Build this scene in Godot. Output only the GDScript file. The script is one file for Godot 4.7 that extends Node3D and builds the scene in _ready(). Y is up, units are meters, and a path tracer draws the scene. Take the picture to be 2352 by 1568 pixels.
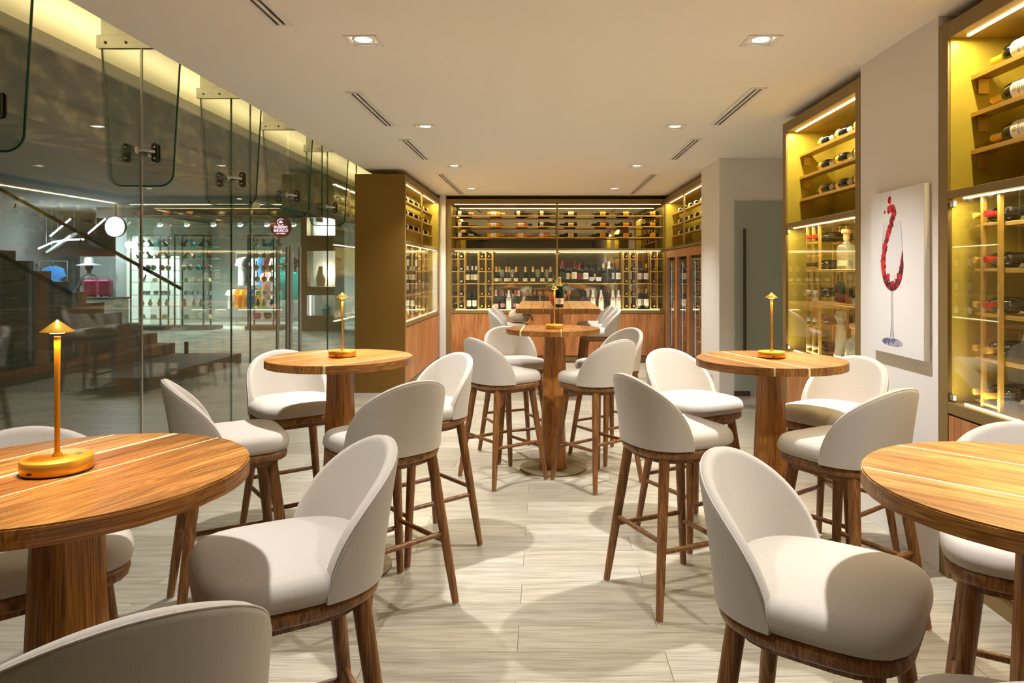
extends Node3D
# A wine bar behind a glass wall in a shopping arcade. Camera at x 0, z 0; depth runs to -z.

var M := {}
var used := {}
var cache := {}
var tex := {}

class MB:
	var v := PackedVector3Array()
	var n := PackedVector3Array()
	var uv := PackedVector2Array()
	func t(a: Vector3, b: Vector3, c: Vector3, na: Vector3, nb: Vector3, nc: Vector3, ua := Vector2.ZERO, ub := Vector2.ZERO, uc := Vector2.ZERO) -> void:
		var g := (b - a).cross(c - a)
		if g.length_squared() < 1e-16:
			return
		if g.dot(na + nb + nc) > 0.0:
			v.append_array([a, c, b]); n.append_array([na, nc, nb]); uv.append_array([ua, uc, ub])
		else:
			v.append_array([a, b, c]); n.append_array([na, nb, nc]); uv.append_array([ua, ub, uc])
	func q(a: Vector3, b: Vector3, c: Vector3, d: Vector3, nn: Vector3) -> void:
		t(a, b, c, nn, nn, nn, Vector2(0, 0), Vector2(1, 0), Vector2(1, 1))
		t(a, c, d, nn, nn, nn, Vector2(0, 0), Vector2(1, 1), Vector2(0, 1))
	func box(c: Vector3, s: Vector3) -> void:
		var h := s / 2.0
		for ax in 3:
			for sg in [-1.0, 1.0]:
				var nn := Vector3.ZERO; nn[ax] = sg
				var u := Vector3.ZERO; u[(ax + 1) % 3] = h[(ax + 1) % 3]
				var w := Vector3.ZERO; w[(ax + 2) % 3] = h[(ax + 2) % 3]
				var o := c + nn * h[ax]
				q(o - u - w, o + u - w, o + u + w, o - u + w, nn)
	func grid(rows: Array, closed: bool, flip := false) -> void:
		var R := rows.size(); var C: int = rows[0].size()
		var nr := []
		for i in R:
			var line := PackedVector3Array()
			for j in C:
				var a: Vector3 = rows[maxi(i - 1, 0)][j]; var b: Vector3 = rows[mini(i + 1, R - 1)][j]
				var c: Vector3 = rows[i][(j - 1 + C) % C if closed else maxi(j - 1, 0)]; var d: Vector3 = rows[i][(j + 1) % C if closed else mini(j + 1, C - 1)]
				var k := (b - a).cross(d - c)
				if k.length_squared() < 1e-18:
					k = Vector3.UP
				line.append(k.normalized() * (-1.0 if flip else 1.0))
			nr.append(line)
		for i in R - 1:
			for j in (C if closed else C - 1):
				var k := (j + 1) % C
				t(rows[i][j], rows[i][k], rows[i + 1][k], nr[i][j], nr[i][k], nr[i + 1][k])
				t(rows[i][j], rows[i + 1][k], rows[i + 1][j], nr[i][j], nr[i + 1][k], nr[i + 1][j])
	func sweep(p: Array, r: Array, seg := 8) -> void:
		var rows := []
		var x := Vector3.ZERO
		for i in p.size():
			var d: Vector3 = (p[mini(i + 1, p.size() - 1)] - p[maxi(i - 1, 0)]).normalized()
			if x == Vector3.ZERO:
				x = d.cross(Vector3.UP if absf(d.y) < 0.9 else Vector3.RIGHT)
			x = (x - d * x.dot(d)).normalized()
			var y := d.cross(x)
			var ring := PackedVector3Array()
			for k in seg:
				ring.append(p[i] + (x * cos(TAU * k / seg) + y * sin(TAU * k / seg)) * r[i])
			rows.append(ring)
		grid(rows, true, true)
		for e in [0, p.size() - 1]:
			var d: Vector3 = (p[1] - p[0]).normalized() * -1.0 if e == 0 else (p[e] - p[e - 1]).normalized()
			for k in seg:
				t(p[e], rows[e][k], rows[e][(k + 1) % seg], d, d, d)
	func lathe(p: Array, seg := 16, flat := false) -> void:
		var ns := []
		for i in p.size() - 1:
			var d: Vector2 = p[i + 1] - p[i]
			ns.append(Vector2(d.y, -d.x).normalized())
		for i in p.size() - 1:
			var n0: Vector2 = ns[i]; var n1: Vector2 = ns[i]
			if i > 0 and ns[i - 1].dot(ns[i]) > 0.6:
				n0 = (ns[i - 1] + ns[i]).normalized()
			if i < ns.size() - 1 and ns[i + 1].dot(ns[i]) > 0.6:
				n1 = (ns[i + 1] + ns[i]).normalized()
			for k in seg:
				var a := TAU * k / seg; var b := TAU * (k + 1) / seg
				var ea := Vector3(cos(a), 0, sin(a)); var eb := Vector3(cos(b), 0, sin(b))
				var fa := (ea + eb).normalized() if flat else ea
				var fb := fa if flat else eb
				var y := Vector3.UP
				var A: Vector3 = ea * p[i].x + y * p[i].y; var B: Vector3 = eb * p[i].x + y * p[i].y
				var C: Vector3 = eb * p[i + 1].x + y * p[i + 1].y; var D: Vector3 = ea * p[i + 1].x + y * p[i + 1].y
				t(A, B, C, fa * n0.x + y * n0.y, fb * n0.x + y * n0.y, fb * n1.x + y * n1.y)
				t(A, C, D, fa * n0.x + y * n0.y, fb * n1.x + y * n1.y, fa * n1.x + y * n1.y)
	func band(r: float, y0: float, y1: float, a0: float, a1: float, seg := 10) -> void:
		for k in seg:
			var a := lerpf(a0, a1, float(k) / seg); var b := lerpf(a0, a1, float(k + 1) / seg)
			var ea := Vector3(sin(a), 0, cos(a)); var eb := Vector3(sin(b), 0, cos(b))
			var u0 := float(k) / seg; var u1 := float(k + 1) / seg
			var A := ea * r + Vector3.UP * y0; var B := eb * r + Vector3.UP * y0; var C := eb * r + Vector3.UP * y1; var D := ea * r + Vector3.UP * y1
			t(A, B, C, ea, eb, eb, Vector2(u0, 1), Vector2(u1, 1), Vector2(u1, 0))
			t(A, C, D, ea, eb, ea, Vector2(u0, 1), Vector2(u1, 0), Vector2(u0, 0))
	func ext(poly: PackedVector2Array, d: float, z := 0.0) -> void:
		var idx := Geometry2D.triangulate_polygon(poly)
		var f := Vector3(0, 0, z + d / 2.0); var g := Vector3(0, 0, z - d / 2.0)
		for i in range(0, idx.size(), 3):
			var p := []
			for k in 3:
				p.append(Vector3(poly[idx[i + k]].x, poly[idx[i + k]].y, 0))
			t(p[0] + f, p[1] + f, p[2] + f, Vector3.BACK, Vector3.BACK, Vector3.BACK)
			t(p[0] + g, p[1] + g, p[2] + g, Vector3.FORWARD, Vector3.FORWARD, Vector3.FORWARD)
		var s := -1.0 if Geometry2D.is_polygon_clockwise(poly) else 1.0
		for i in poly.size():
			var a := Vector3(poly[i].x, poly[i].y, 0); var e: Vector2 = poly[(i + 1) % poly.size()]; var b := Vector3(e.x, e.y, 0)
			var nn := Vector3(b.y - a.y, a.x - b.x, 0).normalized() * s
			t(a + f, b + f, b + g, nn, nn, nn)
			t(a + f, b + g, a + g, nn, nn, nn)
	func done() -> ArrayMesh:
		var a := []
		a.resize(Mesh.ARRAY_MAX)
		a[Mesh.ARRAY_VERTEX] = v; a[Mesh.ARRAY_NORMAL] = n; a[Mesh.ARRAY_TEX_UV] = uv
		var m := ArrayMesh.new()
		m.add_surface_from_arrays(Mesh.PRIMITIVE_TRIANGLES, a)
		return m

func numbered(s: String) -> String:
	used[s] = used.get(s, -1) + 1
	return s if used[s] == 0 else "%s_%03d" % [s, used[s]]

func tag(o: Node, label: String, cat: String, group := "", kind := "") -> void:
	if label: o.set_meta("label", label)
	if cat: o.set_meta("category", cat)
	if group: o.set_meta("group", group)
	if kind: o.set_meta("kind", kind)

func thing(called: String, label: String, cat: String, at: Vector3, turn := 0.0, group := "") -> Node3D:
	var o := Node3D.new()
	o.name = numbered(called)
	add_child(o)
	o.position = at
	o.rotation.y = turn
	tag(o, label, cat, group)
	return o

func part(parent: Node, called: String, mesh: Mesh, mat: Material, at := Vector3.ZERO, rot := Vector3.ZERO) -> MeshInstance3D:
	var o := MeshInstance3D.new()
	o.name = called if parent != self else numbered(called)
	o.mesh = mesh
	o.material_override = mat
	o.position = at
	o.rotation = rot
	parent.add_child(o, true)
	return o

func struct(called: String, mesh: Mesh, mat: Material, at := Vector3.ZERO) -> MeshInstance3D:
	var o := part(self, called, mesh, mat, at)
	o.set_meta("kind", "structure")
	return o

# a box with chamfered edges, centred; shared by size
func bx(x: float, y: float, z: float, b := 0.002) -> Mesh:
	var key := "%.4f %.4f %.4f %.4f" % [x, y, z, b]
	if cache.has(key):
		return cache[key]
	var m := MB.new()
	b = minf(b, minf(x, minf(y, z)) * 0.45)
	var h := Vector3(x, y, z) / 2.0
	var P := {}
	for i in [-1, 1]:
		for j in [-1, 1]:
			for k in [-1, 1]:
				for ax in 3:
					var p := Vector3(i, j, k) * (h - Vector3.ONE * b)
					p[ax] = [i, j, k][ax] * h[ax]
					P[[i, j, k, ax]] = p
	for ax in 3:
		for s in [-1, 1]:
			var c := []
			for e in [[-1, -1], [1, -1], [1, 1], [-1, 1]]:
				var key2 := [0, 0, 0, ax]
				key2[ax] = s; key2[(ax + 1) % 3] = e[0]; key2[(ax + 2) % 3] = e[1]
				c.append(P[key2])
			var nn := Vector3.ZERO; nn[ax] = s
			m.q(c[0], c[1], c[2], c[3], nn)
	for ax in 3:
		var u := (ax + 1) % 3; var w := (ax + 2) % 3
		for e in [[-1, -1], [1, -1], [1, 1], [-1, 1]]:
			var lo := [0, 0, 0]; lo[ax] = -1; lo[u] = e[0]; lo[w] = e[1]
			var hi := lo.duplicate(); hi[ax] = 1
			var nn := Vector3.ZERO; nn[u] = e[0]; nn[w] = e[1]
			m.q(P[lo + [u]], P[hi + [u]], P[hi + [w]], P[lo + [w]], nn.normalized())
	for i in [-1, 1]:
		for j in [-1, 1]:
			for k in [-1, 1]:
				var nn := Vector3(i, j, k).normalized()
				m.t(P[[i, j, k, 0]], P[[i, j, k, 1]], P[[i, j, k, 2]], nn, nn, nn)
	cache[key] = m.done()
	return cache[key]

# a box between two corners, as a part
func slab(parent: Node, called: String, lo: Vector3, hi: Vector3, mat: Material, b := 0.002) -> MeshInstance3D:
	var s := hi - lo
	return part(parent, called, bx(absf(s.x), absf(s.y), absf(s.z), b), mat, (lo + hi) / 2.0)

func lat(p: Array, seg := 16, flat := false) -> Mesh:
	var key := str(p, seg, flat)
	if not cache.has(key):
		var m := MB.new()
		m.lathe(p, seg, flat)
		cache[key] = m.done()
	return cache[key]

func tube(pts: Array, r, seg := 8) -> Mesh:
	var m := MB.new()
	var rr := []
	for i in pts.size():
		rr.append(r[i] if r is Array else r)
	m.sweep(pts, rr, seg)
	return m.done()

func V(x: float, y: float, d: float) -> Vector3:
	return Vector3(x, y, -d)

func noise_img(sd: int, freq: float, w: int, h: int, oct := 4) -> Image:
	var f := FastNoiseLite.new()
	f.seed = sd; f.noise_type = FastNoiseLite.TYPE_SIMPLEX_SMOOTH; f.frequency = freq; f.fractal_octaves = oct
	var im := f.get_seamless_image(w, h, false, false, 0.15)
	im.convert(Image.FORMAT_L8)
	return im

# wood: grain runs along u
func wood_img(sd: int, cols: Array, rings: int, warp: float, streak: float) -> ImageTexture:
	var S := 512
	var a := noise_img(sd, 0.012, 96, S, 3); a.resize(S, S, Image.INTERPOLATE_CUBIC)
	var b := noise_img(sd + 7, 0.09, 40, S, 3); b.resize(S, S, Image.INTERPOLATE_CUBIC)
	var c := noise_img(sd + 13, 0.008, 256, S, 2); c.resize(S, S, Image.INTERPOLATE_CUBIC)
	var da := a.get_data(); var db := b.get_data(); var dc := c.get_data()
	var g := Gradient.new()
	g.offsets = PackedFloat32Array([0.0, 0.5, 1.0]); g.colors = PackedColorArray(cols)
	var lut := []
	for i in 256:
		lut.append(g.sample(i / 255.0))
	var out := PackedByteArray()
	out.resize(S * S * 3)
	for y in S:
		for x in S:
			var i := y * S + x
			var r := 0.5 + 0.5 * sin(TAU * (float(y) * rings / S + (da[i] / 255.0 - 0.5) * warp))
			var k := clampf(0.5 + (r - 0.5) * (1.0 - streak) * 0.7 + (db[i] / 255.0 - 0.5) * streak * 1.3 + (dc[i] / 255.0 - 0.5) * 0.45, 0.0, 1.0)
			var col: Color = lut[int(k * 255.0)]
			out[i * 3] = int(col.r * 255.0); out[i * 3 + 1] = int(col.g * 255.0); out[i * 3 + 2] = int(col.b * 255.0)
	return ImageTexture.create_from_image(Image.create_from_data(S, S, false, Image.FORMAT_RGB8, out))

func ramp_tex(im: Image, offs: Array, cols: Array) -> ImageTexture:
	var g := Gradient.new()
	g.offsets = PackedFloat32Array(offs); g.colors = PackedColorArray(cols)
	var d := im.get_data()
	var out := PackedByteArray()
	out.resize(d.size() * 3)
	for i in d.size():
		var c := g.sample(d[i] / 255.0)
		out[i * 3] = int(c.r * 255.0); out[i * 3 + 1] = int(c.g * 255.0); out[i * 3 + 2] = int(c.b * 255.0)
	return ImageTexture.create_from_image(Image.create_from_data(im.get_width(), im.get_height(), false, Image.FORMAT_RGB8, out))

func mat(name_: String, col: Color, rough := 0.6, metal := 0.0, t: Texture2D = null, sc := Vector3.ONE, off := Vector3.ZERO) -> StandardMaterial3D:
	var m := StandardMaterial3D.new()
	m.resource_name = name_
	m.albedo_color = col; m.roughness = rough; m.metallic = metal
	if t:
		m.albedo_texture = t
		m.uv1_triplanar = true; m.uv1_scale = sc; m.uv1_offset = off
		m.uv1_triplanar_sharpness = 8.0
	M[name_] = m
	return m

func glow(name_: String, col: Color, e: float) -> StandardMaterial3D:
	var m := mat(name_, Color(0.9, 0.9, 0.9))
	m.emission_enabled = true; m.emission = col; m.emission_energy_multiplier = e
	return m

func pane(name_: String, col: Color, alpha: float, rough := 0.02) -> StandardMaterial3D:
	var m := mat(name_, Color(col, alpha), rough)
	m.transparency = BaseMaterial3D.TRANSPARENCY_ALPHA
	return m

func bump(m: StandardMaterial3D, t: Texture2D, depth: float) -> void:
	m.heightmap_enabled = true; m.heightmap_texture = t; m.heightmap_scale = depth

func spot(at: Vector3, e: float, col: Color, ang: float, size := 0.03, aim := Vector3.DOWN, blend := 0.7) -> void:
	var l := SpotLight3D.new()
	l.name = numbered("spot_light")
	l.light_energy = e; l.light_color = col; l.spot_angle = ang; l.spot_angle_attenuation = blend; l.spot_range = 20.0; l.spot_attenuation = 2.0
	l.light_size = size; l.shadow_enabled = true
	add_child(l)
	l.look_at_from_position(at, at + aim, Vector3.FORWARD if absf(aim.y) > 0.9 else Vector3.UP)

func omni(at: Vector3, e: float, col: Color, size := 0.05) -> void:
	var l := OmniLight3D.new()
	l.name = numbered("bulb_light")
	l.light_energy = e; l.light_color = col; l.omni_range = 20.0; l.omni_attenuation = 2.0; l.light_size = size; l.shadow_enabled = true
	add_child(l)
	l.position = at

func area(parent: Node, at: Vector3, rot: Vector3, sz: Vector2, e: float, col: Color) -> void:
	var l := AreaLight3D.new()
	l.name = numbered("strip_light")
	l.light_energy = e; l.light_color = col; l.area_size = sz; l.area_range = 12.0; l.area_attenuation = 2.0; l.shadow_enabled = true
	l.area_normalize_energy = true
	parent.add_child(l)
	l.position = at; l.rotation_degrees = rot

func ordinal(i: int) -> String:
	return ["first", "second", "third", "fourth", "fifth", "sixth", "seventh", "eighth", "ninth", "tenth", "eleventh", "twelfth"][i]

const E_DOWN := 7.4

func _ready() -> void:
	# camera: level, with the lens shifted as a perspective-corrected photograph has it
	var cam := Camera3D.new()
	cam.name = "camera"
	cam.projection = Camera3D.PROJECTION_FRUSTUM
	cam.near = 0.05; cam.far = 100.0
	cam.size = 0.05 * 1568.0 / 1600.0
	cam.frustum_offset = Vector2((1176.0 - 1250.0) / 1600.0, (625.0 - 784.0) / 1600.0) * 0.05
	add_child(cam)
	cam.position = Vector3(0, 1.54, 0)
	cam.current = true
	var we := WorldEnvironment.new()
	we.name = "environment"
	var env := Environment.new()
	env.background_mode = Environment.BG_COLOR
	env.background_color = Color(0, 0, 0)
	env.tonemap_mode = Environment.TONE_MAPPER_LINEAR
	env.tonemap_exposure = 1.42
	env.sdfgi_enabled = true; env.ssao_enabled = true; env.ssil_enabled = true
	we.environment = env
	add_child(we)
	make_materials()
	glow("shop_lens", Color(0.92, 1.0, 0.97), 8.0)
	build_room()
	build_glass_wall()
	build_furniture()
	build_cabinets()
	build_arcade()

func make_materials() -> void:
	var C := func(r, g, b): return Color8(r, g, b)
	var teak := wood_img(3, [C.call(104, 65, 25), C.call(164, 112, 50), C.call(214, 164, 92)], 9, 5.0, 0.55)
	var dark := wood_img(11, [C.call(76, 46, 20), C.call(126, 82, 40), C.call(170, 120, 68)], 7, 3.0, 0.65)
	var oak := wood_img(23, [C.call(138, 84, 44), C.call(184, 122, 70), C.call(210, 152, 100)], 11, 3.5, 0.75)
	var tile := wood_img(31, [C.call(140, 133, 119), C.call(178, 172, 158), C.call(196, 191, 179)], 7, 4.0, 0.85)
	tex.tile = tile
	var fine := ImageTexture.create_from_image(noise_img(5, 0.25, 256, 256, 2))
	var weave := ImageTexture.create_from_image(weave_img())
	tex.fine = fine
	# table planks (grain along local x), three tones
	# for upright pieces the grain image is turned on its side
	var di := dark.get_image(); di.rotate_90(CLOCKWISE)
	var darky := ImageTexture.create_from_image(di)
	var oi := oak.get_image(); oi.rotate_90(CLOCKWISE)
	var oaky := ImageTexture.create_from_image(oi)
	var ti := teak.get_image(); ti.rotate_90(CLOCKWISE)
	var teaky := ImageTexture.create_from_image(ti)
	for i in 4:
		mat("teak_%d" % i, [C.call(255, 255, 255), C.call(232, 222, 210), C.call(255, 240, 220), C.call(214, 200, 186)][i], 0.36, 0.0, teaky, Vector3(3.4, 0.9, 3.4), Vector3(i * 0.37, i * 0.21, i * 0.43))
	mat("sapwood", C.call(244, 216, 164), 0.36)
	mat("column_wood", C.call(255, 236, 214), 0.42, 0.0, teaky, Vector3(3.2, 0.8, 3.2))
	mat("leg_wood", C.call(255, 250, 244), 0.42, 0.0, darky, Vector3(4.0, 1.0, 4.0))
	mat("rail_wood", C.call(255, 250, 244), 0.42, 0.0, dark, Vector3(1.5, 5.0, 5.0))
	for i in 3:
		mat("veneer_%d" % i, [C.call(255, 255, 255), C.call(246, 236, 226), C.call(255, 246, 240)][i], 0.5, 0.0, oaky, Vector3(1.6, 0.6, 1.6), Vector3(i * 0.31, i * 0.17, i * 0.41))
	mat("fridge_wood", C.call(255, 240, 214), 0.45, 0.0, oaky, Vector3(2.0, 0.6, 2.0), Vector3(0.2, 0.4, 0.1))
	for i in 5:
		mat("floor_tile_%d" % i, [C.call(255, 251, 240), C.call(246, 241, 228), C.call(238, 233, 221), C.call(252, 246, 232), C.call(232, 226, 212)][i], 0.33, 0.0, tile, Vector3(0.9, 4.2, 4.2), Vector3(i * 0.23, i * 0.37, i * 0.51))
	mat("grout", C.call(120, 112, 100), 0.8)
	var f := mat("linen", C.call(208, 197, 181), 0.92, 0.0, weave, Vector3(48, 48, 48))
	f.rim_enabled = true; f.rim = 0.25; f.rim_tint = 0.6
	bump(f, weave, 0.03)
	mat("piping_thread", C.call(196, 184, 170), 0.9)
	mat("ceiling_paint", C.call(243, 237, 226), 0.9)
	mat("wall_paint", C.call(236, 230, 222), 0.9)
	mat("grey_paint", C.call(190, 184, 174), 0.9)
	mat("switch_plastic", C.call(236, 234, 228), 0.5)
	var br := mat("bronze_paint", C.call(142, 117, 68), 0.48, 0.25, null)
	bump(br, fine, 0.02); br.uv1_triplanar = true; br.uv1_scale = Vector3(9, 9, 9)
	mat("bronze_panel", C.call(142, 106, 40), 0.5, 0.25)
	mat("gold_paint", C.call(186, 166, 66), 0.4, 0.3)
	mat("brass", C.call(214, 176, 92), 0.34, 0.6)
	mat("base_metal", C.call(132, 116, 84), 0.45, 0.6)
	mat("lamp_gold", C.call(224, 166, 56), 0.36, 0.55)
	mat("steel", C.call(190, 188, 182), 0.28, 0.9)
	mat("dark_steel", C.call(92, 84, 72), 0.35, 0.8)
	mat("black", C.call(18, 18, 18), 0.5)
	mat("duct_metal", C.call(150, 150, 146), 0.6, 0.2)
	mat("white_metal", C.call(232, 228, 220), 0.5)
	mat("rubber", C.call(200, 196, 188), 0.7)
	pane("clear_glass", Color(0.62, 0.78, 0.68), 0.03)
	pane("fin_glass", Color(0.14, 0.42, 0.28), 0.17)
	mat("glass_edge", C.call(8, 74, 52), 0.15)
	pane("cabinet_glass", Color(0.7, 0.7, 0.6), 0.03)
	pane("shelf_glass", Color(0.4, 0.75, 0.66), 0.35)
	pane("stem_glass", Color(0.9, 0.92, 0.92), 0.12)
	var mir := mat("tinted_mirror", C.call(196, 186, 156), 0.03, 1.0)
	mir.metallic_specular = 0.5
	mat("door_glass", C.call(172, 180, 168), 0.22)
	glow("led", Color(1.0, 0.9, 0.66), 5.0)
	glow("led_white", Color(0.94, 0.98, 1.0), 4.0)
	glow("fridge_led", Color(0.94, 0.98, 1.0), 0.5)
	glow("lamp_lens", Color(1.0, 0.97, 0.92), 9.0)
	glow("lamp_glow", Color(1.0, 0.8, 0.5), 7.0)
	# bottles
	mat("bottle_black", C.call(12, 15, 12), 0.06)
	mat("bottle_green", C.call(14, 34, 20), 0.06)
	mat("bottle_rose", C.call(206, 132, 92), 0.08)
	mat("bottle_gold", C.call(214, 146, 40), 0.08)
	mat("bottle_white", C.call(226, 224, 214), 0.4)
	mat("bottle_amber", C.call(150, 84, 26), 0.08)
	pane("bottle_clear", Color(0.86, 0.9, 0.88), 0.2)
	for e in [["red", 176, 24, 34], ["yellow", 226, 178, 40], ["gold", 204, 160, 76], ["black", 24, 22, 22], ["white", 226, 222, 212], ["maroon", 96, 26, 32], ["pink", 214, 150, 132], ["silver", 176, 176, 170], ["cork", 206, 162, 112], ["orange", 232, 140, 24], ["blue", 44, 70, 140]]:
		mat("cap_" + e[0], Color8(e[1], e[2], e[3]), 0.35)
	var inks := label_img()
	for e in [["white", 240, 236, 226], ["cream", 232, 216, 170], ["orange", 246, 160, 28], ["pink", 240, 178, 170], ["maroon", 150, 24, 34], ["black", 40, 40, 42], ["gold", 222, 190, 84], ["yellow", 238, 206, 92]]:
		var l := mat("label_" + e[0], Color8(e[1], e[2], e[3]), 0.7)
		l.albedo_texture = inks
	var con := noise_img(41, 0.012, 512, 512, 5)
	mat("concrete", Color8(255, 250, 240), 0.85, 0.0, ramp_tex(con, [0.0, 0.35, 0.6, 0.72, 1.0], [Color8(74, 71, 62), Color8(100, 96, 84), Color8(116, 110, 94), Color8(146, 137, 112), Color8(164, 153, 126)]), Vector3(0.55, 0.9, 0.55))
	mat("arcade_floor", Color8(255, 255, 250), 0.4, 0.0, ramp_tex(noise_img(43, 0.01, 512, 512, 5), [0.0, 0.5, 1.0], [Color8(120, 118, 106), Color8(164, 162, 148), Color8(186, 184, 170)]), Vector3(0.3, 0.3, 0.3))
	mat("stair_wood", Color8(124, 118, 98), 0.5, 0.0, oak, Vector3(0.7, 2.0, 2.0))
	mat("dark_ceiling", Color8(96, 92, 84), 0.9)
	mat("cove_paint", Color8(226, 219, 196), 0.9)

func weave_img() -> Image:
	var im := Image.create(128, 128, false, Image.FORMAT_L8)
	var r := RandomNumberGenerator.new(); r.seed = 9
	var row := []; var col := []
	for i in 128:
		row.append(r.randf_range(-0.03, 0.03)); col.append(r.randf_range(-0.03, 0.03))
	for y in 128:
		for x in 128:
			var k: float = 0.9 + 0.04 * (sin(x * TAU / 4.0) * (1.0 if (y / 2) % 2 == 0 else -1.0)) + row[y] + col[x]
			im.set_pixel(x, y, Color(k, k, k))
	return im

# the print on a label: a crest and lines of small type
func label_img() -> ImageTexture:
	var im := Image.create(96, 96, false, Image.FORMAT_RGB8)
	im.fill(Color(1, 1, 1))
	for e in [[24, 40, 48, 5], [30, 50, 36, 3], [34, 62, 28, 2], [28, 68, 40, 2], [36, 78, 24, 2]]:
		for x in range(e[0], e[0] + e[2]):
			if (x * 7 + e[1]) % 5 != 0:
				im.fill_rect(Rect2i(x, e[1], 1, e[3]), Color(0.45, 0.4, 0.36))
	for y in range(14, 32):
		for x in range(38, 58):
			var d := Vector2(x - 48, y - 23).length()
			if d < 9.0 and d > 6.0 or d < 3.0:
				im.set_pixel(x, y, Color(0.6, 0.5, 0.4))
	return ImageTexture.create_from_image(im)

# ---------- bar stools ----------
func outline(a: float, off: float) -> Vector3:      # a = 0 at the back, running to the right
	var s := sin(a); var c := -cos(a)
	var n := 2.5 if c < 0.0 else lerpf(2.5, 4.6, sqrt(c))
	var r := pow(pow(absf(s) / 0.235, n) + pow(absf(c) / 0.232, n), -1.0 / n) + off
	return Vector3(s * r, 0, c * r)

func loft(levels: Array, seg: int, cap: bool) -> Mesh:      # [offset, y] from the bottom up, closed on top
	var m := MB.new()
	var rows := []
	for l in levels:
		var ring := PackedVector3Array()
		for k in seg:
			ring.append(outline(TAU * k / seg, l[0]) * (l[2] if l.size() > 2 else 1.0) + Vector3.UP * l[1])
		rows.append(ring)
	m.grid(rows, true)
	if cap:
		for e in [0, rows.size() - 1]:
			var mid: Vector3 = Vector3.UP * levels[e][1]
			var nn := Vector3.DOWN if e == 0 else Vector3.UP
			for k in seg:
				m.t(mid, rows[e][k], rows[e][(k + 1) % seg], nn, nn, nn)
	return m.done()

func back_height(a: float, am: float) -> float:
	return 0.322 * pow(maxf(cos(PI / 2.0 * absf(a) / am), 0.0), 0.54)

func make_stool(label: String, group: String) -> Node3D:
	var t := thing("bar_stool", label, "bar stool", Vector3.ZERO, 0.0, group)
	part(t, "seat_frame", loft([[-0.03, 0.695], [-0.012, 0.695], [-0.006, 0.7], [-0.002, 0.715], [-0.006, 0.731], [-0.02, 0.735]], 48, true), M.rail_wood)
	var ap := loft([[-0.05, 0.668], [-0.045, 0.668], [-0.045, 0.697]], 32, true)
	part(t, "apron", ap, M.rail_wood)
	var rows := [[-0.02, 0.733], [-0.006, 0.735], [0.003, 0.743], [0.007, 0.757], [0.006, 0.771], [0.002, 0.786], [-0.007, 0.799], [-0.022, 0.808], [-0.045, 0.813]]
	for k in 7:
		rows.append([-0.045, 0.813 + 0.013 * (1.0 - pow(1.0 - (k + 1) / 7.0, 2.0)), 1.0 - (k + 1) / 7.0])
	part(t, "seat_cushion", loft(rows, 48, false), M.linen)
	# the shell: a curved back that falls away towards the sides
	var am := deg_to_rad(79.0)
	var m := MB.new()
	var grid := []
	var edge := []
	for i in 61:
		var a := lerpf(-am, am, i / 60.0)
		var h := 0.012 + back_height(a, am)
		var th := minf(0.036, h * 0.9)
		var sec := PackedVector3Array()
		var lean := func(y: float) -> float: return 0.006 + 0.05 * pow(maxf(y, 0.0) / 0.33, 1.2) * maxf(cos(a), 0.0)
		for k in 9:
			var y: float = h * (1.0 - 0.0) * k / 8.0 - (th * 0.5) * (k / 8.0)
			sec.append(outline(a, lean.call(y)) + Vector3.UP * (0.733 + y))
		var yt := h - th * 0.5
		for k in range(1, 6):
			var b := PI * k / 6.0
			sec.append(outline(a, lean.call(yt) - th * 0.5 + cos(b) * th * 0.5) + Vector3.UP * (0.733 + yt + sin(b) * th * 0.5))
		for k in 9:
			var y: float = yt * (1.0 - k / 8.0)
			sec.append(outline(a, lean.call(y) - th - 0.012 * (1.0 - y / maxf(yt, 0.01)) ) + Vector3.UP * (0.733 + y))
		grid.append(sec)
		edge.append(outline(a, lean.call(yt) - th * 0.5 + cos(PI / 4) * th * 0.5 + 0.001) + Vector3.UP * (0.733 + yt + sin(PI / 4) * th * 0.5))
	m.grid(grid, false, true)
	for e in [0, 60]:
		for k in range(1, grid[e].size() - 1):
			var nn := Vector3(-signf(e - 30.0) * -0.3, 0, 1).normalized()
			m.t(grid[e][0], grid[e][k], grid[e][k + 1], nn, nn, nn)
	var bk := part(t, "backrest", m.done(), M.linen)
	part(bk, "piping", tube(edge, 0.0022, 6), M.piping_thread)
	for sx in [-1.0, 1.0]:
		for sz in [-1.0, 1.0]:
			var top := Vector3(sx * 0.152, 0.7, sz * 0.15); var foot := Vector3(sx * 0.232, 0.008, sz * 0.232)
			var lg := part(t, "leg", tube([top, top.lerp(foot, 0.35), top.lerp(foot, 0.75), foot], [0.025, 0.0235, 0.02, 0.0165], 14), M.leg_wood)
			part(lg, "glide", lat([Vector2(0, 0), Vector2(0.0135, 0), Vector2(0.0135, 0.01), Vector2(0, 0.01)], 12), M.rubber, Vector3(foot.x, 0, foot.z))
	var at := func(sx: float, sz: float, y: float) -> Vector3:
		return Vector3(sx * 0.152, 0.7, sz * 0.15).lerp(Vector3(sx * 0.232, 0.008, sz * 0.232), (0.7 - y) / 0.692)
	for e in [[-1, 1, 1, 1, 0.25], [-1, -1, 1, -1, 0.33], [-1, -1, -1, 1, 0.29], [1, -1, 1, 1, 0.29]]:
		var a: Vector3 = at.call(e[0], e[1], e[4]); var b: Vector3 = at.call(e[2], e[3], e[4])
		part(t, "stretcher", tube([a, a.lerp(b, 0.5), b], [0.011, 0.0125, 0.011], 10), M.leg_wood)
	return t

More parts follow.
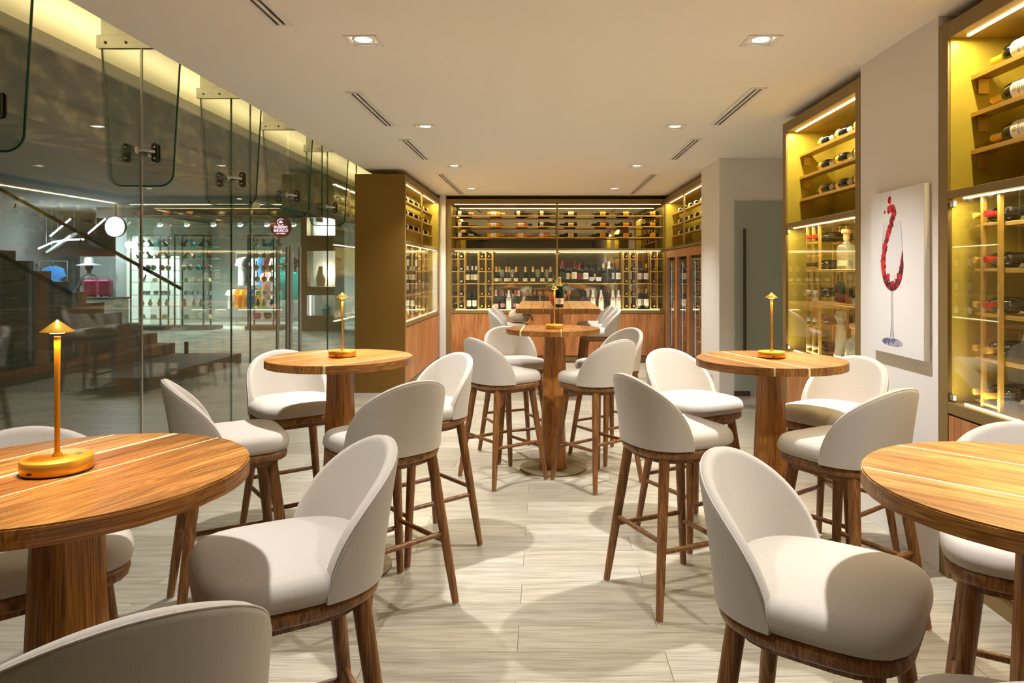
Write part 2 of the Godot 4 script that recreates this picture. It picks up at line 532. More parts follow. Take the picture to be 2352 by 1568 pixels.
var stool0: Node3D
func stool(x: float, d: float, fx: float, fd: float, label: String, group: String) -> void:
	var t: Node3D
	if stool0 == null:
		stool0 = make_stool(label, group)
		t = stool0
	else:
		t = stool0.duplicate()
		t.name = numbered("bar_stool")
		add_child(t)
		tag(t, label, "bar stool", group)
	t.position = V(x, 0.0, d)
	t.rotation.y = atan2(fx, -fd)

# ---------- tables ----------
func circle_strip(r: float, a: float, b: float) -> PackedVector2Array:
	var p := PackedVector2Array()
	for k in 15:
		var x := lerpf(a, b, k / 14.0)
		p.append(Vector2(x, sqrt(maxf(r * r - x * x, 0.0))))
	for k in 15:
		var x := lerpf(b, a, k / 14.0)
		p.append(Vector2(x, -sqrt(maxf(r * r - x * x, 0.0))))
	var out := PackedVector2Array()
	for e in p:
		if out.is_empty() or (out[-1].distance_to(e) > 0.0005 and out[0].distance_to(e) > 0.0005):
			out.append(e)
	return out

func round_table(x: float, d: float, turn: float, label: String, cuts: Array) -> void:
	var t := thing("round_bar_table", label, "table", V(x, 0, d), 0.0, "round teak bar tables")
	var top := Node3D.new()
	top.name = "tabletop"
	t.add_child(top)
	top.rotation.y = turn
	top.position.y = 1.1
	var r := 0.37
	for i in cuts.size() - 1:
		var a: float = cuts[i][0] + 0.0004; var b: float = cuts[i + 1][0] - 0.0004
		var m := MB.new()
		var poly := circle_strip(r, a, b)
		# top with an eased edge
		var inner := PackedVector2Array()
		for p in poly:
			inner.append(p * (1.0 - 0.003 / maxf(p.length(), 0.05)))
		m.ext(poly, 0.034, -0.0205)
		m.ext(inner, 0.0035, -0.00175)
		var sap: bool = cuts[i][1] < 0
		# lay the strip flat: its length (y) becomes the local x axis of the plank
		var o := part(top, "sapwood_strip" if sap else "plank", m.done(), M.sapwood if sap else M["teak_%d" % cuts[i][1]], Vector3.ZERO, Vector3.ZERO)
		o.basis = Basis(Vector3(0, 0, 1), Vector3(1, 0, 0), Vector3(0, 1, 0))
	part(t, "column", lat([Vector2(0, 0.012), Vector2(0.108, 0.012), Vector2(0.1, 0.2), Vector2(0.086, 0.55), Vector2(0.072, 0.9), Vector2(0.069, 1.0), Vector2(0.072, 1.0625), Vector2(0, 1.0625)], 12, true), M.column_wood)
	part(t, "mounting_plate", lat([Vector2(0, 1.053), Vector2(0.1, 1.053), Vector2(0.1, 1.0625), Vector2(0, 1.0625)], 24), M.base_metal)
	part(t, "base_plate", lat([Vector2(0, 0), Vector2(0.262, 0), Vector2(0.264, 0.003), Vector2(0.262, 0.009), Vector2(0.25, 0.012), Vector2(0, 0.0125)], 48), M.base_metal)

func table_lamp(x: float, d: float, label: String) -> void:
	var t := thing("table_lamp", label, "lamp", V(x, 1.1, d), 0.0, "cordless gold lamps on the tables")
	part(t, "base", lat([Vector2(0, 0.003), Vector2(0.068, 0.003), Vector2(0.0695, 0.005), Vector2(0.0695, 0.03), Vector2(0.067, 0.0325), Vector2(0, 0.0335)], 40), M.lamp_gold)
	part(t, "foot_pad", lat([Vector2(0, 0), Vector2(0.064, 0), Vector2(0.064, 0.004), Vector2(0, 0.004)], 32), M.black)
	part(t, "charging_socket", bx(0.01, 0.004, 0.003, 0.0005), M.black, Vector3(-0.012, 0.011, 0.0683))
	part(t, "touch_button", lat([Vector2(0, 0.033), Vector2(0.007, 0.033), Vector2(0.007, 0.0345), Vector2(0, 0.0345)], 16), M.steel, Vector3(0.034, 0, -0.02))
	part(t, "collar", lat([Vector2(0.011, 0.033), Vector2(0.009, 0.038), Vector2(0.006, 0.042)], 20), M.lamp_gold)
	part(t, "stem", lat([Vector2(0.0055, 0.035), Vector2(0.0055, 0.2), Vector2(0.0065, 0.298), Vector2(0, 0.298)], 16), M.lamp_gold)
	part(t, "shade", lat([Vector2(0.0, 0.336), Vector2(0.0325, 0.309), Vector2(0.0325, 0.3075), Vector2(0.0, 0.333)].map(func(p): return p) , 32), M.lamp_gold)
	part(t, "lamp_lens", lat([Vector2(0.0, 0.3045), Vector2(0.014, 0.3045), Vector2(0.014, 0.308), Vector2(0, 0.312)], 20), M.lamp_glow)
	spot(V(x, 1.4, d) + Vector3(0.0, 0.0005, 0.0), 0.16, Color(1.0, 0.74, 0.38), 62.0, 0.02)

# ---------- bottles ----------
func bottle_parts(kind: String) -> Array:     # [glass profile, capsule profile, label radius, label low, label high]
	match kind:
		"bordeaux":
			return [[Vector2(0, 0.003), Vector2(0.034, 0), Vector2(0.0375, 0.004), Vector2(0.0375, 0.19), Vector2(0.035, 0.203), Vector2(0.021, 0.222), Vector2(0.0145, 0.237), Vector2(0.0138, 0.29), Vector2(0, 0.29)], [Vector2(0.0146, 0.236), Vector2(0.0144, 0.285), Vector2(0.0155, 0.287), Vector2(0.0155, 0.303), Vector2(0, 0.303)], 0.0379, 0.06, 0.155]
		"champagne":
			return [[Vector2(0, 0.004), Vector2(0.038, 0), Vector2(0.0425, 0.005), Vector2(0.0425, 0.14), Vector2(0.039, 0.175), Vector2(0.028, 0.215), Vector2(0.0185, 0.24), Vector2(0.0155, 0.29), Vector2(0, 0.29)], [Vector2(0.0272, 0.217), Vector2(0.0192, 0.241), Vector2(0.016, 0.285), Vector2(0.0185, 0.289), Vector2(0.0185, 0.3), Vector2(0.016, 0.31), Vector2(0, 0.313)], 0.0429, 0.035, 0.095]
		"spirit":
			return [[Vector2(0, 0.004), Vector2(0.047, 0), Vector2(0.051, 0.006), Vector2(0.051, 0.12), Vector2(0.045, 0.138), Vector2(0.022, 0.15), Vector2(0.0165, 0.16), Vector2(0.0165, 0.19), Vector2(0, 0.19)], [Vector2(0.0175, 0.172), Vector2(0.0175, 0.205), Vector2(0.028, 0.21), Vector2(0.03, 0.222), Vector2(0.026, 0.234), Vector2(0, 0.236)], 0.0514, 0.02, 0.052]
		"decanter":
			return [[Vector2(0, 0.006), Vector2(0.05, 0), Vector2(0.055, 0.008), Vector2(0.055, 0.05), Vector2(0.044, 0.12), Vector2(0.042, 0.14), Vector2(0.05, 0.17), Vector2(0.046, 0.21), Vector2(0.031, 0.28), Vector2(0.029, 0.33), Vector2(0.036, 0.36), Vector2(0, 0.36)], [Vector2(0.034, 0.352), Vector2(0.047, 0.373), Vector2(0.05, 0.392), Vector2(0.044, 0.413), Vector2(0.026, 0.428), Vector2(0, 0.432)], 0.0558, 0.02, 0.048]
	return []

func bottle(kind: String, at: Vector3, rot: Basis, glass: String, cap: String, lab: String, label: String, group: String, sc := 1.0, bow := "") -> Node3D:
	var o := thing("wine_bottle" if kind != "spirit" and kind != "decanter" else "spirit_bottle", label, "bottle", at, 0.0, group)
	o.basis = rot.scaled(Vector3.ONE * sc)
	var d := bottle_parts(kind)
	part(o, "glass", lat(d[0], 18), M["bottle_" + glass])
	part(o, "stopper" if kind in ["spirit", "decanter"] else "capsule", lat(d[1], 18), M["cap_" + cap] if M.has("cap_" + cap) else M[cap])
	if lab:
		var key := "band" + kind
		if not cache.has(key):
			var m := MB.new()
			m.band(d[2], d[3], d[4], -1.25, 1.25)
			cache[key] = m.done()
		part(o, "label", cache[key], M["label_" + lab])
	if bow:
		part(o, "ribbon", tube([Vector3(-0.032, 0.19, 0.03), Vector3(0, 0.2, 0.036), Vector3(0.032, 0.19, 0.03)], [0.007, 0.003, 0.007], 6), M["cap_" + bow])
		part(o, "ribbon", tube([Vector3(-0.014, 0.15, 0.042), Vector3(0, 0.197, 0.034), Vector3(0.014, 0.15, 0.042)], [0.006, 0.003, 0.006], 6), M["cap_" + bow])
	return o

# ---------- room ----------
func plank_floor(called: String, x0: float, x1: float, d0: float, d1: float, joint: float) -> void:
	var base := struct(called, bx(x1 - x0, 0.1, d1 - d0, 0.001), M.grout, V((x0 + x1) / 2, -0.054, (d0 + d1) / 2))
	var o := base.position
	var rng := RandomNumberGenerator.new(); rng.seed = 77
	var rows := int(round((d1 - d0) / 0.205))
	for r in rows:
		var j := joint + (0.6 if r % 2 == 1 else 0.0)
		var x: float = j - 1.2 * ceil((j - x0) / 1.2)
		while x < x1 - 0.01:
			var a := maxf(x, x0); var b := minf(x + 1.2, x1)
			if b - a > 0.02:
				var d := d0 + (r + 0.5) * 0.205
				part(base, "plank", bx(b - a - 0.002, 0.008, 0.203, 0.0008), M["floor_tile_%d" % rng.randi_range(0, 4)], V((a + b) / 2, -0.004, d) - o)
			x += 1.2

var holes := []
func downlight(x: float, d: float, e: float, aim: Vector3) -> void:
	var c := 2.86
	var t := thing("downlight", "square recessed ceiling downlight, %s row, about %s from the back wall" % ["left" if x < 0 else "right", ordinal(clampi(int(round((11.0 - d) / 2.35)), 0, 11))], "light", V(x, c, d), 0.0, "recessed ceiling downlights")
	for s in [-1.0, 1.0]:
		part(t, "trim", bx(0.19, 0.006, 0.018, 0.001), M.white_metal, Vector3(0, -0.003, s * 0.086))
		part(t, "trim", bx(0.018, 0.006, 0.154, 0.001), M.white_metal, Vector3(s * 0.086, -0.003, 0))
	holes.append([V(x, c, d), Vector2(0.156, 0.156)])
	part(t, "recess_plate", bx(0.154, 0.004, 0.154, 0.0005), M.white_metal, Vector3(0, 0.045, 0))
	part(t, "ring", lat([Vector2(0.052, 0.0), Vector2(0.062, 0.0), Vector2(0.064, -0.006), Vector2(0.058, -0.01), Vector2(0.05, -0.008)].map(func(p): return Vector2(p.x, p.y - 0.002)), 28), M.white_metal, Vector3(0, 0.013, 0))
	part(t, "lamp_lens", lat([Vector2(0, -0.006), Vector2(0.048, -0.006), Vector2(0.05, -0.003), Vector2(0, -0.002)], 28), M.lamp_lens, Vector3(0, 0.013, 0))
	part(t, "lamp_body", lat([Vector2(0.045, 0.012), Vector2(0.05, 0.014), Vector2(0.04, 0.044), Vector2(0, 0.045)], 20), M.white_metal)
	spot(V(x, c + 0.002, d), e, Color(0.98, 0.985, 1.0), 54.0, 0.035, aim, 1.0)

func vent(x0: float, d0: float, d1: float, label: String) -> void:
	var L := d1 - d0
	var t := thing("air_vent", label, "air vent", V(x0 + 0.058, 2.86, (d0 + d1) / 2), 0.0, "linear air vents in the ceiling")
	holes.append([t.position, Vector2(0.112, L - 0.006)])
	for sx in [-1.0, 1.0]:
		part(t, "duct_wall", bx(0.004, 0.42, L + 0.1, 0.001), M.duct_metal, Vector3(sx * 0.16, 0.391, 0))
		part(t, "duct_wall", bx(0.316, 0.42, 0.004, 0.001), M.duct_metal, Vector3(0, 0.391, sx * (L / 2 + 0.05)))
	part(t, "duct_cover", bx(0.324, 0.004, L + 0.104, 0.001), M.duct_metal, Vector3(0, 0.603, 0))
	for x in [-0.043, 0.043]:
		part(t, "frame", bx(0.031, 0.008, L, 0.002), M.white_metal, Vector3(x, -0.004, 0))
	part(t, "divider", bx(0.018, 0.008, L - 0.02, 0.002), M.white_metal, Vector3(0, -0.004, 0))
	for z in [-1.0, 1.0]:
		part(t, "frame", bx(0.06, 0.008, 0.02, 0.002), M.white_metal, Vector3(0, -0.004, z * (L / 2 - 0.01)))

func fin(d: float, i: int) -> void:
	var t := thing("glass_fin", "clear glass stiffening fin with steel clamp, %s from the camera, top of the glass wall" % ordinal(i), "glass fin", V(-2.57, 3.05, d), 0.0, "glass fins of the glass wall")
	for s in [1.0, -1.0]:
		var p := PackedVector2Array([Vector2(0.008, 0), Vector2(0.256, 0)])
		for k in 9:
			var a := lerpf(0.08, PI / 2, k / 8.0)
			p.append(Vector2(0.12 + cos(a) * 0.085, -0.875 - sin(a) * 0.085))
		p.append(Vector2(0.008, -0.96))
		if s < 0:
			for k in p.size():
				p[k].x = -p[k].x
		var m := MB.new()
		m.ext(p, 0.012)
		var g := part(t, "fin_pane", m.done(), M.fin_glass)
		var pts := []
		for k in range(1, p.size()):
			pts.append(Vector3(p[k].x, p[k].y, 0))
		part(g, "polished_edge", tube(pts, 0.006, 6), M.glass_edge)
	for z in [-0.011, 0.011]:
		var pl := part(t, "top_plate", bx(0.44, 0.085, 0.008, 0.001), M.steel, Vector3(-0.06, -0.043, z))
		part(pl, "hanger_plate", bx(0.3, 0.15, 0.008, 0.001), M.steel, Vector3(-0.04, 0.117, 0))
		if z > 0:
			for x in [-0.16, -0.03, 0.09]:
				part(pl, "bolt", lat([Vector2(0.009, 0), Vector2(0.008, 0.006), Vector2(0, 0.008)], 12), M.dark_steel, Vector3(x, -0.006, 0.004), Vector3(PI / 2, 0, 0))
	# clamp, arm and the two discs that hold the panes
	var st := PackedVector2Array()
	for k in 16:
		var a := TAU * k / 16.0
		st.append(Vector2(cos(a) * 0.021, sin(a) * 0.021 + (0.04 if sin(a) > 0 else -0.04)))
	for s in [1.0, -1.0]:
		for z in [-0.014, 0.014]:
			var m := MB.new()
			m.ext(st, 0.008)
			var c := part(t, "clamp_plate", m.done(), M.dark_steel, Vector3(0.093 * s, -0.75, z))
			for y in [-0.035, 0.035]:
				part(c, "bolt", lat([Vector2(0.008, 0), Vector2(0.007, 0.006), Vector2(0, 0.008)], 12), M.steel, Vector3(0, y, 0.004 * signf(z)), Vector3(PI / 2 * signf(z), 0, 0))
	for z in [-0.07, 0.07]:
		part(t, "arm", tube([Vector3(0.093, -0.745, signf(z) * 0.018), Vector3(0.05, -0.74, z), Vector3(0.012, -0.74, z)], [0.011, 0.011, 0.013], 10), M.steel)
		part(t, "disc", lat([Vector2(0, 0.006), Vector2(0.024, 0.006), Vector2(0.026, 0.012), Vector2(0.02, 0.02), Vector2(0, 0.022)], 20), M.steel, Vector3(0, -0.74, z), Vector3(0, 0, -PI / 2))

func art_tex() -> ImageTexture:
	var W := 310; var Hh := 480
	var im := Image.create(W, Hh, false, Image.FORMAT_RGB8)
	var f := FastNoiseLite.new(); f.seed = 4; f.frequency = 0.035; f.fractal_octaves = 3
	var paper := Color8(230, 226, 219)
	var red := Color8(214, 40, 44); var deep := Color8(70, 12, 20); var grey := Color8(96, 92, 118)
	var stream := [Vector2(0.385, 0.108), Vector2(0.45, 0.105), Vector2(0.47, 0.14), Vector2(0.42, 0.195), Vector2(0.36, 0.265), Vector2(0.295, 0.335), Vector2(0.262, 0.4), Vector2(0.26, 0.5)]
	for y in Hh:
		for x in W:
			var p := Vector2((x + 0.5) / W, (y + 0.5) / Hh)
			var c := paper
			# half width of the glass at this height
			var hw := -1.0
			var cx := 0.435
			if p.y > 0.19 and p.y < 0.615:
				var k := (p.y - 0.19) / 0.425
				hw = 0.165 + 0.05 * sin(clampf(k * 1.9, 0, PI / 2)) if k < 0.6 else 0.214 * sqrt(maxf(0.0, 1.0 - pow((k - 0.6) / 0.4, 2.2)))
			elif p.y >= 0.615 and p.y < 0.9:
				hw = 0.018 + 0.02 * pow((p.y - 0.615) / 0.285, 4.0)
			elif p.y >= 0.9 and p.y < 0.955:
				hw = 0.2 * sqrt(maxf(0.0, 1.0 - pow((p.y - 0.93) / 0.026, 2.0)))
			var u := absf(p.x - cx)
			var n := f.get_noise_2d(x, y)
			if hw > 0.0 and u < hw:
				if p.y < 0.615:
					var e := clampf((u / hw - 0.9) * 10.0, 0.0, 1.0)
					c = paper.lerp(grey, 0.06 + 0.5 * e)
					var s := (p.x - cx) / 0.215
					var surf := 0.545 - (0.2 if s < 0.0 else 0.24) * pow(absf(s), 2.6) + n * 0.05
					if p.y > surf:
						var k2 := clampf(0.45 + n * 1.5 + (p.y - surf) * 1.2 + maxf(s, 0.0) * 0.35, 0.0, 1.0)
						c = red.lerp(deep, k2)
				elif p.y < 0.9:
					c = grey.lerp(paper, clampf(1.0 - u / hw * 0.9, 0.0, 0.85))
				else:
					c = grey.lerp(paper, clampf(0.5 + n, 0.1, 0.9)).lerp(Color8(60, 64, 120), 0.25)
			for k in stream.size() - 1:
				var q := Geometry2D.get_closest_point_to_segment(p, stream[k], stream[k + 1])
				var dd := (p - q) * Vector2(0.62, 0.96)
				if dd.length() < 0.027 + n * 0.012:
					c = red.lerp(deep, clampf(n * 1.3 + 0.1 + (0.35 if p.x > q.x else -0.1) * dd.length() / 0.03, 0.0, 1.0))
			for b in [[0.385, 0.055, 0.02], [0.29, 0.125, 0.009], [0.46, 0.118, 0.016]]:
				var dd := (p - Vector2(b[0], b[1])) * Vector2(0.62, 0.8)
				if dd.length() < b[2]:
					c = red.lerp(deep, clampf(n * 2.0 + 0.1, 0.0, 1.0))
			im.set_pixel(x, y, c)
	return ImageTexture.create_from_image(im)

func build_room() -> void:
	plank_floor("floor", -2.57, 2.06, 2.42, 11.94, -0.11)
	struct("floor_front", bx(4.63, 0.1, 7.42, 0.001), M.floor_tile_1, V(-0.255, -0.05, -1.29))
	struct("floor_recess", bx(1.4, 0.1, 2.6, 0.001), M.floor_tile_2, V(2.76, -0.0505, 6.9))
	struct("wall_back", bx(6.3, 2.86, 0.12, 0.001), M.wall_paint, V(0.9, 1.43, 12.55))
	struct("wall_front", bx(5.6, 2.86, 0.12, 0.001), M.wall_paint, V(0.2, 1.43, -4.95))
	struct("wall_right", bx(0.12, 2.86, 11.0, 0.001), M.wall_paint, V(2.54, 1.43, 0.55))
	struct("wall_right_pillar", bx(0.46, 2.86, 0.88, 0.001), M.wall_paint, V(2.26, 1.43, 4.03))
	struct("wall_right_front", bx(0.46, 2.86, 7.0, 0.001), M.wall_paint, V(2.26, 1.43, -1.4))
	struct("wall_right_recess", bx(1.0, 2.86, 0.1, 0.001), M.wall_paint, V(2.96, 1.43, 6.06))
	struct("wall_recess_side", bx(0.12, 2.86, 2.1, 0.001), M.wall_paint, V(3.42, 1.43, 7.05))
	struct("wall_right_far", bx(1.4, 2.86, 0.92, 0.001), M.wall_paint, V(2.727, 1.43, 8.525))
	struct("wall_right_end", bx(0.12, 2.86, 3.5, 0.001), M.wall_paint, V(2.58, 1.43, 10.7))
	struct("wall_left", bx(0.5, 2.86, 0.5, 0.001), M.wall_paint, V(-2.3, 1.43, 12.24))
	struct("trim_1", bx(0.1, 2.86, 0.1, 0.002), M.wall_paint, V(-1.735, 1.43, 11.92))
	# frosted glass door in the recess
	var t := thing("glass_door", "frosted grey-green glass door with a long vertical pull in the recess", "door", V(2.2, 0, 8.056), 0.0)
	slab(t, "leaf", Vector3(0, 0.116, 0), Vector3(0.95, 2.36, 0.012), M.door_glass)
	slab(t, "patch_lock", Vector3(-0.005, 0.11, -0.002), Vector3(0.18, 0.17, 0.02), M.dark_steel)
	for y in [0.6, 1.95]:
		part(t, "standoff", tube([Vector3(0.1, y, 0.01), Vector3(0.1, y, 0.06)], 0.009), M.steel)
	part(t, "pull_handle", tube([Vector3(0.1, 0.42, 0.065), Vector3(0.1, 2.04, 0.065)], 0.0165, 14), M.dark_steel)
	t = thing("wall_outlet", "small white wall outlet on the side of the far right pillar", "outlet", V(2.022, 0.26, 8.44), -PI / 2)
	part(t, "plate", bx(0.07, 0.115, 0.006, 0.002), M.switch_plastic, Vector3(0, 0, 0.003))
	part(t, "socket", bx(0.03, 0.03, 0.003, 0.001), M.grey_paint, Vector3(0, 0.024, 0.0066))
	part(t, "socket", bx(0.03, 0.03, 0.003, 0.001), M.grey_paint, Vector3(0, -0.024, 0.0066))
	# canvas with the splashing glass
	t = thing("canvas_print", "white canvas print of a tall glass with splashing red wine", "painting", V(2.03, 1.54, 3.955), -PI / 2)
	part(t, "stretcher_frame", bx(0.6, 0.94, 0.034, 0.004), M.switch_plastic, Vector3(0, 0, 0.018))
	var pm := MB.new()
	pm.q(Vector3(-0.297, 0.467, 0), Vector3(0.297, 0.467, 0), Vector3(0.297, -0.467, 0), Vector3(-0.297, -0.467, 0), Vector3.BACK)
	var am := mat("art_print", Color(1, 1, 1), 0.8)
	am.albedo_texture = art_tex()
	part(t, "print", pm.done(), am, Vector3(0, 0, 0.0355))
	# ceiling fittings
	vent(-1.456, 2.47, 3.72, "slotted ceiling vent at the left, cut by the top of picture")
	vent(-1.456, 5.1, 6.28, "slotted ceiling vent, second from camera in the left row")
	vent(-1.445, 6.92, 8.15, "slotted ceiling vent, third from camera in the left row")
	vent(-1.456, 9.34, 11.7, "long slotted ceiling vent at the far end of left row")
	vent(1.481, 4.975, 6.23, "slotted ceiling vent nearest the camera in the right row")
	vent(1.455, 6.89, 8.155, "slotted ceiling vent in the middle of the right row")
	vent(1.42, 9.34, 11.75, "long slotted ceiling vent at the far end of right row")
	var dn := Vector3.DOWN
	for i in 4:
		var d: float = [3.97, 6.33, 8.66, 11.0][i]
		downlight([-1.03, -1.08, -1.12, -1.15][i], d, E_DOWN * (1.15 if i == 0 else 1.0), dn)
		downlight([1.235, 1.19, 1.15, 1.11][i], d, E_DOWN * (1.25 if i == 0 else 1.0), Vector3(-0.17, -1, 0).normalized())
	downlight(-1.0, 1.62, E_DOWN * 0.62, dn)
	downlight(1.25, 1.62, E_DOWN * 0.9, dn)
	var ceil_box := CSGBox3D.new()
	ceil_box.name = "ceiling"
	ceil_box.size = Vector3(5.85, 0.18, 18.0); ceil_box.position = V(0.615, 2.95, 3.9); ceil_box.material = M.ceiling_paint
	ceil_box.set_meta("kind", "structure")
	for h in holes:
		var cut := CSGBox3D.new()
		cut.name = "opening"
		cut.operation = CSGShape3D.OPERATION_SUBTRACTION
		cut.size = Vector3(h[1].x, 0.4, h[1].y); cut.position = h[0] - ceil_box.position; cut.material = M.ceiling_paint
		ceil_box.add_child(cut, true)
	add_child(ceil_box)

func build_glass_wall() -> void:
	var X := -2.57
	var ds := [-4.9, -3.2, -1.93, -0.655, 0.62, 1.895, 3.17, 4.445, 5.72, 6.09, 8.06, 8.26, 9.53, 10.8, 12.0]
	var n := 0
	for i in ds.size() - 1:
		var a: float = ds[i]; var b: float = ds[i + 1]
		n += 1
		var lo := 2.18 if a == 6.09 else 0.0
		var w := struct("window_%d" % n, bx(0.012, 3.2 - lo, b - a - 0.006, 0.001), M.clear_glass, V(X, (3.2 + lo) / 2, (a + b) / 2))
		part(w, "joint_seal", bx(0.014, 3.2 - lo, 0.014 if i == 6 else 0.006, 0.001), M.steel if i == 6 else M.glass_edge, Vector3(0, 0, -(b - a) / 2))
	for i in 2:
		var a: float = [6.095, 7.028][i]; var b: float = [7.02, 8.055][i]
		var t := thing("glass_entrance_door", "%s leaf of the frameless glass entrance door with tube pulls" % ["nearer", "farther"][i], "door", V(X, 0, (a + b) / 2), 0.0, "glass entrance doors")
		part(t, "leaf", bx(0.012, 2.15, b - a - 0.008, 0.001), M.clear_glass, Vector3(0, 1.085, 0))
		part(t, "patch_fitting", bx(0.03, 0.05, 0.16, 0.003), M.steel, Vector3(0, 0.045, (b - a) / 2 - 0.09 if i == 0 else -(b - a) / 2 + 0.09))
		part(t, "patch_fitting", bx(0.03, 0.05, 0.16, 0.003), M.steel, Vector3(0, 2.14, (b - a) / 2 - 0.09 if i == 0 else -(b - a) / 2 + 0.09))
		var hz: float = (a + b) / 2 - [6.88, 7.14][i]
		for s in [-1.0, 1.0]:
			part(t, "pull_handle", tube([Vector3(s * 0.065, 0.45, hz), Vector3(s * 0.065, 1.8, hz)], 0.0165, 14), M.steel)
			for y in [0.7, 1.62]:
				part(t, "standoff", tube([Vector3(s * 0.006, y, hz), Vector3(s * 0.065, y, hz)], 0.008), M.steel)
	var i2 := 0
	for d in [3.17, 4.445, 5.72, 6.99, 8.26]:
		fin(d, i2)
		i2 += 1

func build_furniture() -> void:
	round_table(-1.052, 1.538, 1.19, "round teak bar table with gold lamp, large at left foreground", [[-0.37, 1], [-0.24, -1], [-0.232, 0], [-0.1, -1], [-0.086, 3], [0.05, -1], [0.056, 1], [0.19, 2], [0.37, 0]])
	round_table(1.063, 1.446, -0.774, "round teak bar table cut off at the right edge", [[-0.37, 0], [-0.25, 2], [-0.13, -1], [-0.122, 0], [0.02, 2], [0.14, -1], [0.15, 0], [0.27, 1], [0.37, 0]])
	round_table(-1.062, 3.627, 0.933, "round teak bar table by the glass wall, middle left", [[-0.37, 0], [-0.27, -1], [-0.256, 2], [-0.13, 0], [0.0, 2], [0.12, 0], [0.24, -1], [0.25, 1], [0.37, 0]])
	round_table(1.151, 3.547, -1.25, "round teak bar table in front of the right wine cabinet", [[-0.37, 3], [-0.23, 1], [-0.08, 3], [0.05, -1], [0.062, 1], [0.2, -1], [0.206, 3], [0.37, 0]])
	round_table(0.07, 5.495, 1.55, "round teak bar table in the centre of the room", [[-0.37, 3], [-0.25, -1], [-0.235, 1], [-0.1, 3], [0.06, -1], [0.066, 1], [0.22, 3], [0.37, 0]])
	table_lamp(-1.08, 1.545, "gold table lamp with cone shade on the left foreground table")
	table_lamp(1.1, 1.42, "gold table lamp with cone shade just off the right edge")
	table_lamp(-1.055, 3.64, "gold table lamp on the table by the glass wall")
	table_lamp(1.175, 3.6, "gold table lamp on the table before the right cabinet")
	table_lamp(0.08, 5.45, "gold table lamp on the centre table before the planter")
	var g := "beige bar stools around the tables"
	stool(-1.43, 1.93, 0.65, -0.76, "beige bar stool behind the left foreground table", g)
	stool(-0.685, 1.87, -0.86, -0.5, "beige bar stool right of the left foreground table, seat towards camera", g)
	stool(-0.735, 1.17, -0.62, 0.78, "beige bar stool seen from behind at the bottom left corner", g)
	stool(-1.45, 3.22, 0.85, 0.52, "beige bar stool nearest the glass wall, back to the glass", g)
	stool(-1.46, 4.06, 0.6, -0.8, "bright bar stool behind the middle left table, facing the camera", g)
	stool(-0.74, 3.24, -0.7, 0.71, "beige bar stool right of middle left table, back to camera", g)
	stool(-0.69, 3.95, -0.755, -0.658, "bright white bar stool behind right of the middle left table", g)
	stool(-0.31, 5.21, 0.79, 0.61, "beige bar stool in front left of the centre table", g)
	stool(-0.25, 5.9, 0.42, -0.91, "pale bar stool behind left of the centre table", g)
	stool(0.386, 5.13, -0.63, 0.78, "beige bar stool in front right of the centre table", g)
	stool(0.54, 5.82, -0.82, -0.57, "pale bar stool behind right of the centre table", g)
	stool(0.62, 3.37, 0.908, 0.418, "beige bar stool left of the middle right table, legs in full view", g)
	stool(0.88, 4.12, 0.5, -0.87, "bright white bar stool behind left of the middle right table", g)
	stool(1.58, 3.8, -0.8, -0.6, "bright white bar stool beside the wall below the canvas print", g)
	stool(1.335, 3.085, -0.5, 0.87, "beige bar stool right front of middle right table, back to camera", g)
	stool(0.675, 1.715, 0.81, -0.58, "large beige bar stool in the right foreground", g)
	stool(1.4, 1.98, -0.5, -0.87, "bar stool behind the right edge table, mostly hidden", g)
	stool(0.81, 1.03, 0.35, 0.94, "bar stool whose back just shows at the bottom right", g)
	g = "bar stools at the far high table"
	stool(-0.46, 9.2, 1.0, 0.0, "bar stool at the left of the far table, nearer one", g)
	stool(-0.46, 9.95, 1.0, 0.0, "bar stool at the left of the far table holding the bag", g)
	stool(0.70, 8.95, -1.0, 0.0, "bar stool at the right of the far table, nearest one", g)
	stool(0.72, 9.6, -1.0, 0.0, "bar stool at the right of the far table, middle one", g)
	stool(0.72, 10.2, -1.0, 0.0, "bar stool at the right of the far table, farthest one", g)
	# far high table
	var t := thing("high_table", "long rectangular teak high table in front of the back cabinet", "table", V(0.17, 0, 9.57), 0.0)
	for i in 6:
		var w: float = [0.19, 0.15, 0.18, 0.16, 0.19, 0.17][i]
		var x: float = [-0.425, -0.255, -0.09, 0.08, 0.255, 0.435][i]
		var o := part(t, "plank", bx(w - 0.002, 2.18 - 0.01 * (i % 2), 0.062, 0.006), M["teak_%d" % [0, 2, 1, 2, 0, 2][i]], Vector3(x, 1.069, 0))
		o.rotation = Vector3(PI / 2, 0, 0)
	for z in [-0.75, 0.75]:
		part(t, "column", lat([Vector2(0, 0.02), Vector2(0.12, 0.02), Vector2(0.09, 0.6), Vector2(0.068, 1.0), Vector2(0.075, 1.038), Vector2(0, 1.038)], 12, true), M.column_wood, Vector3(0.0, 0, z))
		part(t, "base_plate", lat([Vector2(0, 0), Vector2(0.26, 0), Vector2(0.26, 0.012), Vector2(0.24, 0.02), Vector2(0, 0.02)], 36), M.base_metal, Vector3(0, 0, z))
	bottle("champagne", V(0.19, 1.1, 8.72), Basis.IDENTITY, "green", "gold", "cream", "large champagne bottle with gold foil on the far high table", "", 1.22)
	# planter with an aloe
	t = thing("potted_aloe", "spiky aloe in a terracotta bowl on the far high table", "plant", V(0.17, 1.1, 9.05), 0.0)
	mat("terracotta", Color8(176, 96, 52), 0.8)
	mat("soil", Color8(60, 46, 34), 0.95)
	mat("aloe_leaf", Color8(92, 122, 58), 0.55)
	mat("dry_leaf", Color8(196, 172, 104), 0.7)
